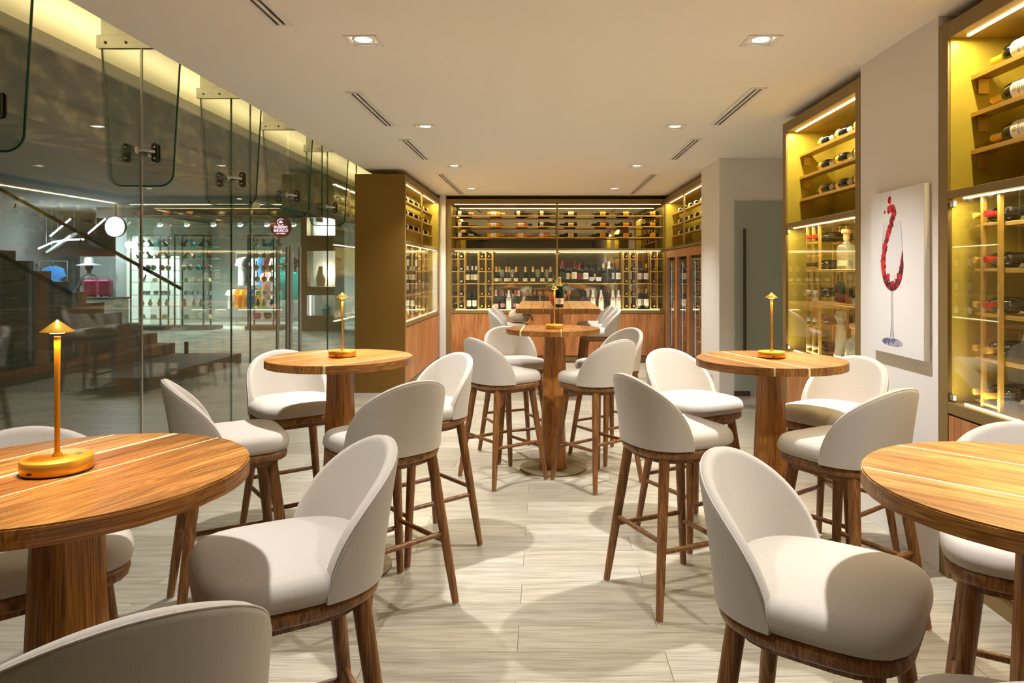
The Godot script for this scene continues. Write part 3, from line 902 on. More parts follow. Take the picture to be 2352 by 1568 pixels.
	part(t, "bowl", lat([Vector2(0, 0), Vector2(0.05, 0), Vector2(0.075, 0.03), Vector2(0.105, 0.09), Vector2(0.118, 0.145), Vector2(0.118, 0.155), Vector2(0.108, 0.155), Vector2(0.1, 0.13), Vector2(0, 0.125)], 32), M.terracotta)
	part(t, "soil", lat([Vector2(0, 0.13), Vector2(0.104, 0.13), Vector2(0.1, 0.137), Vector2(0, 0.142)], 24), M.soil)
	var rng := RandomNumberGenerator.new(); rng.seed = 5
	for i in 16:
		var a := TAU * i / 16.0 + rng.randf_range(-0.2, 0.2)
		var out := rng.randf_range(0.08, 0.19); var hh := rng.randf_range(0.12, 0.24) * (1.2 - out * 2.2)
		var dir := Vector3(cos(a), 0, sin(a))
		part(t, "leaf", tube([Vector3(0, 0.135, 0) + dir * 0.02, Vector3(0, 0.14 + hh * 0.6, 0) + dir * out * 0.45, Vector3(0, 0.14 + hh * 0.95, 0) + dir * out * 0.8, Vector3(0, 0.14 + hh, 0) + dir * out], [0.011, 0.01, 0.006, 0.001], 7), M.dry_leaf if i % 6 == 5 else M.aloe_leaf)
	# bag slumped on a seat
	t = thing("cloth_bag", "crumpled beige cloth bag slumped on a far bar stool seat", "bag", V(-0.36, 0.84, 9.93), 0.3)
	mat("bag_cloth", Color8(196, 178, 148), 0.9)
	var fn := FastNoiseLite.new(); fn.seed = 8; fn.frequency = 2.2
	var m := MB.new()
	var rows := []
	for i in 15:
		var th := PI * (i + 0.02) / 14.05
		var ring := PackedVector3Array()
		for k in 24:
			var ph := TAU * k / 24.0
			var p := Vector3(sin(th) * cos(ph), -cos(th), sin(th) * sin(ph))
			p *= 1.0 + 0.28 * fn.get_noise_3dv(p * 1.3) + 0.12 * fn.get_noise_3dv(p * 4.0)
			p = p * Vector3(0.15, 0.11, 0.14)
			p.y = maxf(p.y + 0.075, 0.0)
			ring.append(p)
		rows.append(ring)
	m.grid(rows, true)
	part(t, "body", m.done(), M.bag_cloth)
	for k in 2:
		part(t, "strap", tube([Vector3(0.04, 0.12, 0.05 - k * 0.1), Vector3(0.12, 0.15, 0.06 - k * 0.08), Vector3(0.18, 0.06, 0.05 - k * 0.07), Vector3(0.2, 0.012, 0.02 - k * 0.05)], 0.009, 8), M.bag_cloth)

# ---------- wine cabinets ----------
const H_TOP := 2.796
func cabinet(called: String, label: String, at: Vector3, turn: float, W: float, dep: float, o: Dictionary) -> Node3D:
	var t := thing(called, label, "cabinet", at, turn)
	var br: Material = M.bronze_paint
	var inner: Material = o.get("inner", M.gold_paint)
	var e: float = o.get("edge", 0.075)
	slab(t, "side_panel", Vector3(0, 0, -dep), Vector3(e, H_TOP, 0), br)
	slab(t, "side_panel", Vector3(W - e, 0, -dep), Vector3(W, H_TOP, 0), br)
	slab(t, "top_rail", Vector3(e, 2.715, -dep), Vector3(W - e, H_TOP, 0), br)
	slab(t, "plinth", Vector3(e, 0, -dep), Vector3(W - e, 0.095, -0.015), br)
	slab(t, "mid_rail", Vector3(e, 1.908, -dep), Vector3(W - e, 1.948, 0), br)
	slab(t, "back_panel", Vector3(e, 0.87, -dep), Vector3(W - e, 2.72, -dep + 0.012), inner)
	for s in [0, 1]:
		var x0 := e if s == 0 else W - e - 0.004
		slab(t, "lining", Vector3(x0, 1.948, -dep + 0.012), Vector3(x0 + 0.004, 2.715, -0.012), M.gold_paint, 0.0005)
		slab(t, "lining", Vector3(x0, 0.89, -dep + 0.012), Vector3(x0 + 0.004, 1.908, -0.02), M.gold_paint, 0.0005)
	# lights under the rails
	var n: int = o.get("lights", 1)
	var w := (W - 2 * e - 0.1) / n
	for k in n:
		var x := e + 0.05 + w * (k + 0.5)
		part(t, "led_strip", bx(w - 0.01, 0.008, 0.014, 0.001), M.led, Vector3(x, 2.711, -0.07))
		area(t, Vector3(x, 2.705, -0.07), Vector3(-90, 0, 0), Vector2(w - 0.01, 0.014), o.get("up", 0.5) * w, Color(1.0, 0.92, 0.66))
		if not o.get("fridge", false):
			part(t, "led_strip", bx(w - 0.03, 0.007, 0.012, 0.001), M.led, Vector3(x, 1.9045, -0.045))
			area(t, Vector3(x, 1.899, -0.045), Vector3(-90, 0, 0), Vector2(w - 0.03, 0.012), o.get("low", 0.35) * w, Color(1.0, 0.93, 0.68))
			part(t, "led_strip", bx(w - 0.06, 0.006, 0.01, 0.001), M.led, Vector3(x, 0.893, -0.04))
			area(t, Vector3(x, 0.899, -0.04), Vector3(90, 0, 0), Vector2(w - 0.06, 0.01), o.get("low", 0.35) * w * 0.45, Color(1.0, 0.93, 0.68))
	for x in o.get("mullions", []):
		slab(t, "mullion", Vector3(x - 0.014, 1.948, -0.03), Vector3(x + 0.014, 2.715, 0), br)
		if o.get("fridge", false):
			continue
		slab(t, "mullion", Vector3(x - 0.014, 0.89, -0.05), Vector3(x + 0.014, 1.908, -0.024), M.brass)
	# bottle racks of the upper, open part
	for y in [2.52, 2.333, 2.146]:
		var sh := slab(t, "rack_shelf", Vector3(e + 0.004, y - 0.008, -0.22), Vector3(W - e - 0.004, y, -0.125), M.brass)
		part(sh, "lip", bx(W - 2 * e - 0.01, 0.022, 0.01, 0.001), M.brass, Vector3(0, -0.001, 0.0525))
		for x in [e + 0.016, W - e - 0.016]:
			part(t, "bracket", bx(0.006, 0.075, 0.05, 0.001), M.brass, Vector3(x, y - 0.05, -0.17))
	if o.get("fridge", false):
		slab(t, "back_panel", Vector3(e, 0.1, -dep), Vector3(W - e, 0.88, -dep + 0.012), br)
		return t
	slab(t, "counter", Vector3(e, 0.832, -dep), Vector3(W - e, 0.889, 0), br)
	var doors: int = o.get("doors", 2)
	var dw := (W - 2 * e) / doors
	for k in doors:
		var x := e + dw * (k + 0.5)
		var dr := part(t, "door", bx(dw - 0.006, 0.715, 0.02, 0.0015), M["veneer_%d" % (k % 3)], Vector3(x, 0.465, -0.014))
		part(dr, "lock", lat([Vector2(0, 0.004), Vector2(0.009, 0.004), Vector2(0.009, 0), Vector2(0, 0)].map(func(p): return Vector2(p.x, 0.004 - p.y)), 12), M.steel, Vector3((dw * 0.5 - 0.06) * (1 if k % 2 == 0 else -1), 0.22, 0.01), Vector3(PI / 2, 0, 0))
	slab(t, "carcass_back", Vector3(e, 0.1, -0.03), Vector3(W - e, 0.83, -0.026), br)
	# glass doors with hinges
	var gl: Array = o.get("panes", [0.5])
	var xs := [e + 0.004] + gl.map(func(k): return k * W) + [W - e - 0.004]
	for k in xs.size() - 1:
		var g := slab(t, "glass_door", Vector3(xs[k] + 0.002, 0.894, -0.018), Vector3(xs[k + 1] - 0.002, 1.903, -0.012), M.cabinet_glass, 0.001)
		for y in [-0.485, 0.48]:
			var hs := -1.0 if k % 2 == 0 else 1.0
			part(g, "hinge", bx(0.028, 0.03, 0.02, 0.003), M.steel, Vector3(hs * ((xs[k + 1] - xs[k]) * 0.5 - 0.018), y, 0.0))
	return t

# upright posts with cradles; one column of bottles lies between each pair of posts
func lattice(t: Node3D, posts: Array, columns: Array, ys: Array, inner := -0.3) -> void:
	for x in posts:
		for z in [-0.09, inner]:
			part(t, "post", bx(0.018, 1.012, 0.022, 0.002), M.brass, Vector3(x, 1.396, z))
	for x in columns:
		for y in ys:
			for z in [-0.09, inner]:
				part(t, "cradle", bx(0.112, 0.014, 0.018, 0.002), M.brass, Vector3(x, y - 0.0485, z))

func lay(t: Node3D, kind: String, x: float, y: float, z: float, dir: String, glass: String, cap: String, lab: String, label: String, group: String, sc := 1.0, bow := "") -> void:
	var r := Basis.IDENTITY
	match dir:
		"right": r = Basis(Vector3(0, 0, 1), -PI / 2)
		"left": r = Basis(Vector3(0, 0, 1), PI / 2)
		"front": r = Basis(Vector3(1, 0, 0), PI / 2)
		"up": r = Basis.IDENTITY
	bottle(kind, t.transform * Vector3(x, y, z), t.basis * r, glass, cap, lab, label, group, sc, bow)

func wine_glass(at: Vector3, label: String) -> void:
	var t := thing("wine_glass", label, "wine glass", at, 0.0, "wine glasses in the back cabinet")
	part(t, "bowl", lat([Vector2(0.006, 0.1), Vector2(0.03, 0.118), Vector2(0.042, 0.15), Vector2(0.042, 0.18), Vector2(0.033, 0.24)], 20), M.stem_glass)
	part(t, "stem", lat([Vector2(0.034, 0.0), Vector2(0.03, 0.003), Vector2(0.005, 0.01), Vector2(0.004, 0.06), Vector2(0.006, 0.1)], 16), M.stem_glass)

func build_cabinets() -> void:
	# ---- back wall ----
	var k := 12.02 / 1600.0
	var X := func(px: float) -> float: return (px - 1250.0) * k + 1.68
	var t := cabinet("wine_cabinet", "wide bronze wine cabinet with mirrored back across the far wall", V(-1.68, 0, 11.96), 0.0, 3.82, 0.45, {"inner": M.tinted_mirror, "lights": 2, "doors": 4, "mullions": [1.9], "panes": [0.25, 0.5, 0.75], "up": 0.22, "low": 0.2})
	var posts := [1051.6, 1067.0, 1098.0, 1114.7, 1130.2, 1431.9, 1447.4, 1464.0, 1495.0, 1510.3].map(func(p): return X.call(p))
	var ys := [0.955, 1.169, 1.383, 1.6, 1.817]
	var colx := [1044.0, 1059.6, 1106.7, 1122.8, 1439.5, 1455.7, 1503.0, 1516.5]
	lattice(t, posts, colx.map(func(p): return X.call(p)), ys)
	var caps := ["black", "white", "yellow", "orange", "yellow", "pink", "pink", "maroon"]
	for c in 8:
		for r in 5:
			if c == 2 and r == 2:
				continue
			var side := "left end" if c < 4 else "right end"
			lay(t, "bordeaux", X.call(colx[c]), ys[r], -0.36, "front", "black", caps[c], "", "dark end-on bottle, %s from below, %s column, %s of the back cabinet" % [ordinal(r), ordinal(c % 4), side], "bottles lying end-on in the back cabinet")
	for e in [[1130.2, 1279.8], [1279.8, 1431.9], [1067.0, 1098.0], [1464.0, 1495.0]]:
		slab(t, "shelf", Vector3(X.call(e[0]), 1.333, -0.36), Vector3(X.call(e[1]), 1.348, -0.07), M.brass)
	# upper racks
	var rows := [
		[["champagne", "black", "gold", "white"], ["bordeaux", "gold", "cork", "white"], ["champagne", "black", "black", "cream"], ["champagne", "black", "black", "cream"]],
		[["champagne", "black", "gold", "white"], ["bordeaux", "gold", "cork", "white"], ["bordeaux", "rose", "black", "white"], ["champagne", "black", "black", "cream"]],
		[["champagne", "black", "silver", "white"], ["bordeaux", "gold", "cork", "white"], ["bordeaux", "rose", "pink", "white"], ["champagne", "rose", "white", "white"]]]
	var rn := ["top", "middle", "lowest"]
	for r in 3:
		for i in 4:
			var q: Array = rows[r][i]
			var xx: float = X.call(1010.0 + [134, 405, 640, 842][i] / 3.733)
			var rad := 0.0425 if q[0] == "champagne" else 0.0375
			lay(t, q[0], xx, [2.52, 2.333, 2.146][r] + rad + 0.001, -0.172, "right", q[1], q[2], q[3], "%s bottle from the left lying on the %s rack of back cabinet" % [ordinal(i), rn[r]], "bottles lying on the racks of the back cabinet")
			xx = X.call(1010.0 + [1180, 1455, 1655, 1885][i] / 3.733)
			lay(t, "bordeaux", xx, [2.52, 2.333, 2.146][r] + 0.0385, -0.172, "left", "black", "black", "cream" if i == 0 else "orange", ("dark bottle with cream label lying on the %s rack right of the mullion" % rn[r]) if i == 0 else "%s orange-label bottle on the %s rack of the back cabinet" % [ordinal(i - 1), rn[r]], "bottles lying on the racks of the back cabinet")
	# standing bottles
	var up := 1.3495
	var lo := 0.8905
	var g := "bottles standing in the back cabinet"
	var z1 := 1020.0
	for i in 7:
		lay(t, "champagne", X.call(z1 + [1035, 1240, 1435, 1620, 1775, 1965, 2130][i] / 8.71), up, -0.16, "up", "green", "gold", "cream", "%s gold-necked champagne bottle from the left on the upper shelf" % ordinal(i), g, 0.92)
	for i in 2:
		lay(t, "champagne", X.call(z1 + [1085, 1285][i] / 8.71), up, -0.36, "up", "green", "gold", "cream", "gold-necked champagne bottle in the second row, %s of two" % ["left", "right"][i], g, 0.92)
	for i in 4:
		wine_glass(t.transform * Vector3(X.call(z1 + [1140, 1350, 1870, 2060][i] / 8.71), up, -0.245), "%s wine glass from the left on the upper shelf among champagne bottles" % ordinal(i))
	for i in 3:
		lay(t, "bordeaux", X.call([1073.0, 1082.8, 1092.4][i]), up, -0.14 - 0.07 * (i % 2), "up", "black", "white", "cream", "white-capped bottle with printed cream label, %s of three in left bay" % ordinal(i), g, 0.98)
	for i in 2:
		lay(t, "bordeaux", X.call(z1 + [490, 600][i] / 8.71), lo, -0.15, "up", "green", "maroon", "white", "white-label red wine bottle, %s of two low in the left bay" % ["left", "right"][i], g, 1.05)
	var lows := [[1030, "green", "pink", "pink"], [1160, "green", "pink", "pink"], [1290, "white", "white", ""], [1420, "green", "pink", "pink"], [1490, "green", "pink", "pink"], [1660, "green", "pink", "pink"], [1770, "black", "black", "black"], [1850, "black", "black", "black"], [1980, "black", "black", "black"]]
	for i in 9:
		lay(t, "champagne", X.call(z1 + lows[i][0] / 8.71), lo, -0.14 - 0.12 * (i % 2), "up", lows[i][1], lows[i][2], lows[i][3], "%s bottle from the left on the lower shelf, %s" % [ordinal(i), ["pink neck", "pink neck", "white with dark bow", "pink neck", "pink neck", "pink neck", "dark neck", "dark neck", "dark neck"][i]], g, 1.08, "black" if i == 2 else "")
	z1 = 1270.0
	var reds := [[190, "red", "black", 1.28], [310, "maroon", "cream", 1.14], [430, "maroon", "cream", 1.26], [535, "red", "maroon", 1.14], [660, "black", "white", 1.18], [780, "black", "white", 1.1], [920, "black", "white", 1.1], [1025, "white", "black", 1.13], [1130, "white", "black", 1.18], [1205, "maroon", "white", 1.17], [1315, "red", "white", 1.17]]
	for i in 11:
		lay(t, "champagne" if i in [5, 6, 8] else "bordeaux", X.call(z1 + reds[i][0] / 8.71), up, -0.13 - 0.095 * (i % 2), "up", "black", reds[i][1], reds[i][2], "%s red wine bottle from the left on the upper right shelf, %s capsule" % [ordinal(i), reds[i][1]], g, reds[i][3])
	for i in 5:
		lay(t, "bordeaux", X.call(z1 + [375, 490, 600, 725, 840][i] / 8.71), up, -0.325, "up", "black", "maroon" if i < 2 else "black", "cream", "%s bottle from the left in the back row of red wines" % ordinal(i), g, 1.05)
	for i in 3:
		lay(t, "bordeaux", X.call(z1 + [1733, 1800, 1877][i] / 8.71), up, -0.14 - 0.1 * (i % 2), "up", "black", ["black", "black", "yellow"][i], "white", "white-label bottle, %s of three on the upper shelf of right bay" % ordinal(i), g, 1.12)
		lay(t, "bordeaux", X.call(z1 + [1725, 1800, 1882][i] / 8.71), lo, -0.14 - 0.1 * (i % 2), "up", "black", "gold", "white", "tall white-label bottle, %s of three low in the right bay" % ordinal(i), g, 1.2)
	for i in 6:
		lay(t, "champagne", X.call(z1 + [270, 405, 460, 535, 610, 665][i] / 8.71), lo, -0.13 - 0.13 * (i % 2), "up", "black", "black", "black", "%s dark bottle from the left, low right of the planter" % ordinal(i), g, 1.06)
	for i in 4:
		lay(t, "champagne", X.call(z1 + [805, 972, 1212, 1322][i] / 8.71), lo, -0.14, "up", "white", "white", "", "%s white bottle with red bow from the left" % ordinal(i), g, 1.08, "red")
	for i in 2:
		lay(t, "champagne", X.call(z1 + [1032, 1100][i] / 8.71), lo, -0.25 - 0.12 * i, "up", "green", ["black", "red"][i], "black", ["dark-necked tall bottle between the white bow bottles", "red-necked tall bottle between the white bow bottles"][i], g, 1.35)
	# ---- right wall, middle ----
	t = cabinet("wine_cabinet", "gold-lined wine cabinet in the right wall beside the glass door", V(2.03, 0, 5.93), -PI / 2, 1.455, 0.42, {"doors": 3, "panes": [0.43], "up": 0.9, "low": 0.5})
	lattice(t, [0.33, 0.45, 0.57], [0.39, 0.51], ys)
	for r in 3:
		for i in 3:
			lay(t, "champagne", 0.4 + i * 0.315, [2.52, 2.333, 2.146][r] + 0.0435, -0.172, "right", "black", "silver", "yellow", "yellow-label bottle, %s from the left, %s rack beside the painting" % [ordinal(i), rn[r]], "bottles lying on the racks beside the painting", 0.95)
	for c in 2:
		for r in 5:
			lay(t, "bordeaux", [0.39, 0.51][c], ys[r], -0.36, "front", "black", ["silver", "silver", "silver", "black", "red"][r], "", "%s-capped end-on bottle, %s from below, %s column beside glass door" % [["silver", "silver", "silver", "black", "red"][r], ordinal(r), ["left", "right"][c]], "bottles end-on beside the glass door")
	for y in [1.56, 1.32]:
		slab(t, "shelf", Vector3(0.6, y - 0.016, -0.36), Vector3(1.37, y, -0.06), M.brass)
	g = "spirits in the cabinet beside the glass door"
	lay(t, "spirit", 0.86, 1.561, -0.17, "up", "clear", "cork", "white", "clear round bottle with cork ball stopper on the top shelf", g, 1.25)
	lay(t, "spirit", 1.04, 1.561, -0.22, "up", "clear", "white", "white", "clear bottle with white cap behind the cork-stoppered bottle", g, 0.9)
	lay(t, "bordeaux", 1.22, 1.561, -0.15, "up", "amber", "gold", "cream", "amber liqueur bottle on the top shelf beside the painting wall", g, 1.1)
	lay(t, "champagne", 0.72, 1.321, -0.17, "up", "black", "gold", "black", "dark bottle with gold neck on the middle spirits shelf, left one", g, 0.66)
	lay(t, "champagne", 0.84, 1.321, -0.14, "up", "black", "gold", "black", "dark bottle with gold neck on the middle spirits shelf, right one", g, 0.7)
	lay(t, "bordeaux", 1.02, 1.356, -0.17, "right", "black", "gold", "white", "bottle lying on the middle spirits shelf", g, 0.9)
	lay(t, "decanter", 0.83, 0.8905, -0.14, "up", "clear", "bottle_clear", "white", "tall clear glass decanter with round stopper behind glass", g, 0.85)
	lay(t, "spirit", 1.06, 0.8905, -0.14, "up", "clear", "cork", "white", "clear bottle with cork ball stopper right of the tall decanter", g, 1.25)
	lay(t, "bordeaux", 1.23, 0.8905, -0.16, "up", "amber", "maroon", "white", "amber bottle with white label in the lower right of cabinet", g, 0.95)
	# ---- right wall, near ----
	t = cabinet("wine_cabinet", "gold-lined wine cabinet nearest the camera at the right edge", V(2.03, 0, 3.58), -PI / 2, 1.455, 0.42, {"doors": 2, "panes": [0.4], "up": 0.9, "low": 0.5})
	lattice(t, [0.22, 0.345, 0.9, 1.02], [0.2825], ys)
	for r in 5:
		var q: String = ["yellow", "gold", "red", "red", "red"][r]
		lay(t, "bordeaux", 0.2825, ys[r], -0.36, "front", "black", q, "white", "%s-capped bottle lying end-on, %s from below in the near cabinet" % [q, ordinal(r)], "bottles end-on in the near cabinet")
		lay(t, "bordeaux", 0.165, ys[r], -0.38, "front", "black", "gold", "white", "gold-capped end-on bottle, %s from below, far side of near cabinet" % ordinal(r), "bottles end-on in the near cabinet")
		for z in [-0.12, -0.32]:
			part(t, "cradle", bx(0.1, 0.014, 0.018, 0.002), M.brass, Vector3(0.165, ys[r] - 0.0485, z))
		if r > 0:
			slab(t, "rail", Vector3(0.36, ys[r] - 0.062, -0.12), Vector3(0.9, ys[r] - 0.042, -0.1), M.brass)
			slab(t, "rail", Vector3(0.36, ys[r] - 0.062, -0.3), Vector3(0.9, ys[r] - 0.042, -0.28), M.brass)
			for i in 2:
				lay(t, "champagne", 0.45 + i * 0.14, ys[r] + 0.001, -0.36, "front", "black", "black", "white", "dark bottle %s of two, %s tier of the near cabinet's rails" % [["left", "right"][i], ordinal(r)], "bottles end-on in the near cabinet")
	for r in 3:
		for i in 3:
			lay(t, "bordeaux", 0.555 + i * 0.4, [2.52, 2.333, 2.146][r] + 0.05, -0.172, "left", "black", "yellow", "white", "white-label bottle with yellow cap, %s from far end, %s near rack" % [ordinal(i), rn[r]], "bottles on the racks of the near cabinet", 1.28)
	# ---- far left ----
	t = cabinet("wine_cabinet", "bronze wine cabinet with a solid end panel beside the glass wall", V(-1.78, 0, 8.92), PI / 2, 2.93, 0.31, {"doors": 3, "lights": 2, "panes": [0.3, 0.62], "mullions": [1.3], "up": 0.45, "low": 0.3, "inner": M.gold_paint, "edge": 0.06})
	slab(t, "end_panel", Vector3(-0.02, 0, -0.64), Vector3(0.0, H_TOP, 0.0), M.bronze_panel)
	lattice(t, [0.5, 0.95, 1.5, 1.95, 2.2], [], ys, -0.27)
	for r in 3:
		for i in 6:
			lay(t, "bordeaux", 0.35 + i * 0.42, [2.52, 2.333, 2.146][r] + 0.0385, -0.172, "right", "black", ["black", "black", "cork", "yellow", "yellow", "blue"][i], ["white", "white", "cream", "orange", "orange", "white"][i], "%s bottle from the near end on the %s rack of the far left cabinet" % [ordinal(i), rn[r]], "bottles on the racks of the far left cabinet")
	for y in [1.57, 1.23]:
		slab(t, "shelf", Vector3(0.07, y - 0.015, -0.28), Vector3(2.86, y, -0.07), M.brass)
	for r in 3:
		for i in 8:
			var orange := i in [5, 6] and r != 1
			lay(t, "champagne" if orange else "bordeaux", 0.3 + i * 0.32, [0.8905, 1.231, 1.571][r], -0.17, "up", "green" if orange else "black", ["black", "gold", "maroon"][(i + r) % 3], "orange" if orange else "white", "%s bottle from the near end on the %s shelf, far left cabinet" % [ordinal(i), ["bottom", "middle", "top"][r]], "bottles standing in the far left cabinet")
	# ---- far right: racks over a row of wine fridges ----
	t = cabinet("wine_cabinet", "bronze rack cabinet above the wine fridges at far right", V(2.06, 0, 11.93), -PI / 2, 2.9, 0.45, {"fridge": true, "up": 0.35, "lights": 2, "mullions": [1.6]})
	for r in 3:
		for i in 6:
			lay(t, "bordeaux", 0.45 + i * 0.4, [2.52, 2.333, 2.146][r] + 0.0385, -0.172, "right", "black", "black", "white", "%s bottle from the far end on the %s rack above the fridges" % [ordinal(i), rn[r]], "bottles on the racks above the fridges")
	for i in 3:
		var f := thing("wine_fridge", "%s wood-framed glass door wine fridge from the back wall" % ordinal(i), "fridge", t.transform * Vector3(0.09 + i * 0.91, 0.1, -0.02), -PI / 2, "wine fridges at far right")
		slab(f, "frame", Vector3(0, 0, -0.05), Vector3(0.09, 1.8, 0.012), M.fridge_wood)
		slab(f, "frame", Vector3(0.82, 0, -0.05), Vector3(0.905, 1.8, 0.012), M.fridge_wood)
		slab(f, "frame", Vector3(0.09, 1.68, -0.05), Vector3(0.82, 1.8, 0.012), M.fridge_wood)
		slab(f, "frame", Vector3(0.09, 0, -0.05), Vector3(0.82, 0.1, 0.012), M.fridge_wood)
		slab(f, "door_glass", Vector3(0.15, 0.14, -0.02), Vector3(0.76, 1.64, -0.014), M.cabinet_glass, 0.001)
		for x in [0.09, 0.76]:
			slab(f, "steel_edge", Vector3(x, 0.1, -0.03), Vector3(x + 0.06, 1.68, -0.002), M.steel)
		slab(f, "handle", Vector3(0.78, 0.7, 0.0), Vector3(0.81, 1.0, 0.025), M.steel)
		slab(f, "cavity", Vector3(0.09, 0.1, -0.4), Vector3(0.82, 1.68, -0.395), M.duct_metal)
		slab(f, "led_strip", Vector3(0.155, 0.2, -0.06), Vector3(0.163, 1.6, -0.052), M.fridge_led, 0.001)
		for r in 7:
			slab(f, "shelf", Vector3(0.16, 0.2 + r * 0.21, -0.38), Vector3(0.75, 0.208 + r * 0.21, -0.06), M.dark_steel)
			for b in 4:
				lay(f, "bordeaux", 0.24 + b * 0.14, 0.247 + r * 0.21, -0.37, "front", "black", ["silver", "maroon", "gold", "white"][(b + r + i) % 4], "", "dark bottle %s from left, %s tier up, %s fridge from back wall" % [ordinal(b), ordinal(r), ordinal(i)], "bottles inside the wine fridges", 0.95)
	# ---- back to back with the far left cabinet, facing the glass wall ----
	t = cabinet("wine_cabinet", "wine cabinet facing the glass wall, seen mirrored beside the gold lamp", V(-2.42, 0, 11.87), -PI / 2, 2.93, 0.31, {"doors": 3, "mullions": [2.1], "panes": [0.3, 0.72], "up": 0.45, "low": 0.35, "lights": 2})
	for r in 3:
		for i in 6:
			lay(t, "bordeaux", 0.3 + i * 0.4, [2.52, 2.333, 2.146][r] + 0.0385, -0.172, "right", "black", "white", "white", "%s bottle from the far end, %s rack facing the glass wall" % [ordinal(i), rn[r]], "bottles on the racks facing the glass wall")
	for y in [1.5, 1.2]:
		slab(t, "shelf", Vector3(0.08, y - 0.015, -0.28), Vector3(2.84, y, -0.07), M.brass)
	for i in 3:
		lay(t, "champagne", 2.2 + i * 0.17, 0.8905, -0.15, "up", "white", "white", "", "%s tall white bottle low in the cabinet facing the glass" % ordinal(i), "bottles standing facing the glass wall", 0.9, "black")
		lay(t, "spirit", 1.7 + i * 0.4, 1.501, -0.16, "up", "clear", "cork", "white", "%s clear spirit bottle on the top shelf facing the glass" % ordinal(i), "bottles standing facing the glass wall", 1.1)
		lay(t, "bordeaux", 1.2 + i * 0.25, 0.8905, -0.16, "up", "amber", "gold", "white", "%s amber bottle low in the cabinet facing the glass" % ordinal(i), "bottles standing facing the glass wall", 0.94)

# ---------- the arcade beyond the glass ----------
func dog_poly() -> PackedVector2Array:
	var out := PackedVector2Array()
	for p in [[-5, 0], [4, 0], [5, 2], [3, 3], [4, 9], [6, 11], [8, 12], [7.5, 13.5], [5, 14], [4.6, 17], [3.6, 14.6], [2.4, 17], [1.8, 13], [-1, 9], [-4, 6], [-6, 5], [-8, 9], [-8.6, 8], [-7, 3]]:
		out.append(Vector2(p[0], p[1]) * 0.0118)
	return out

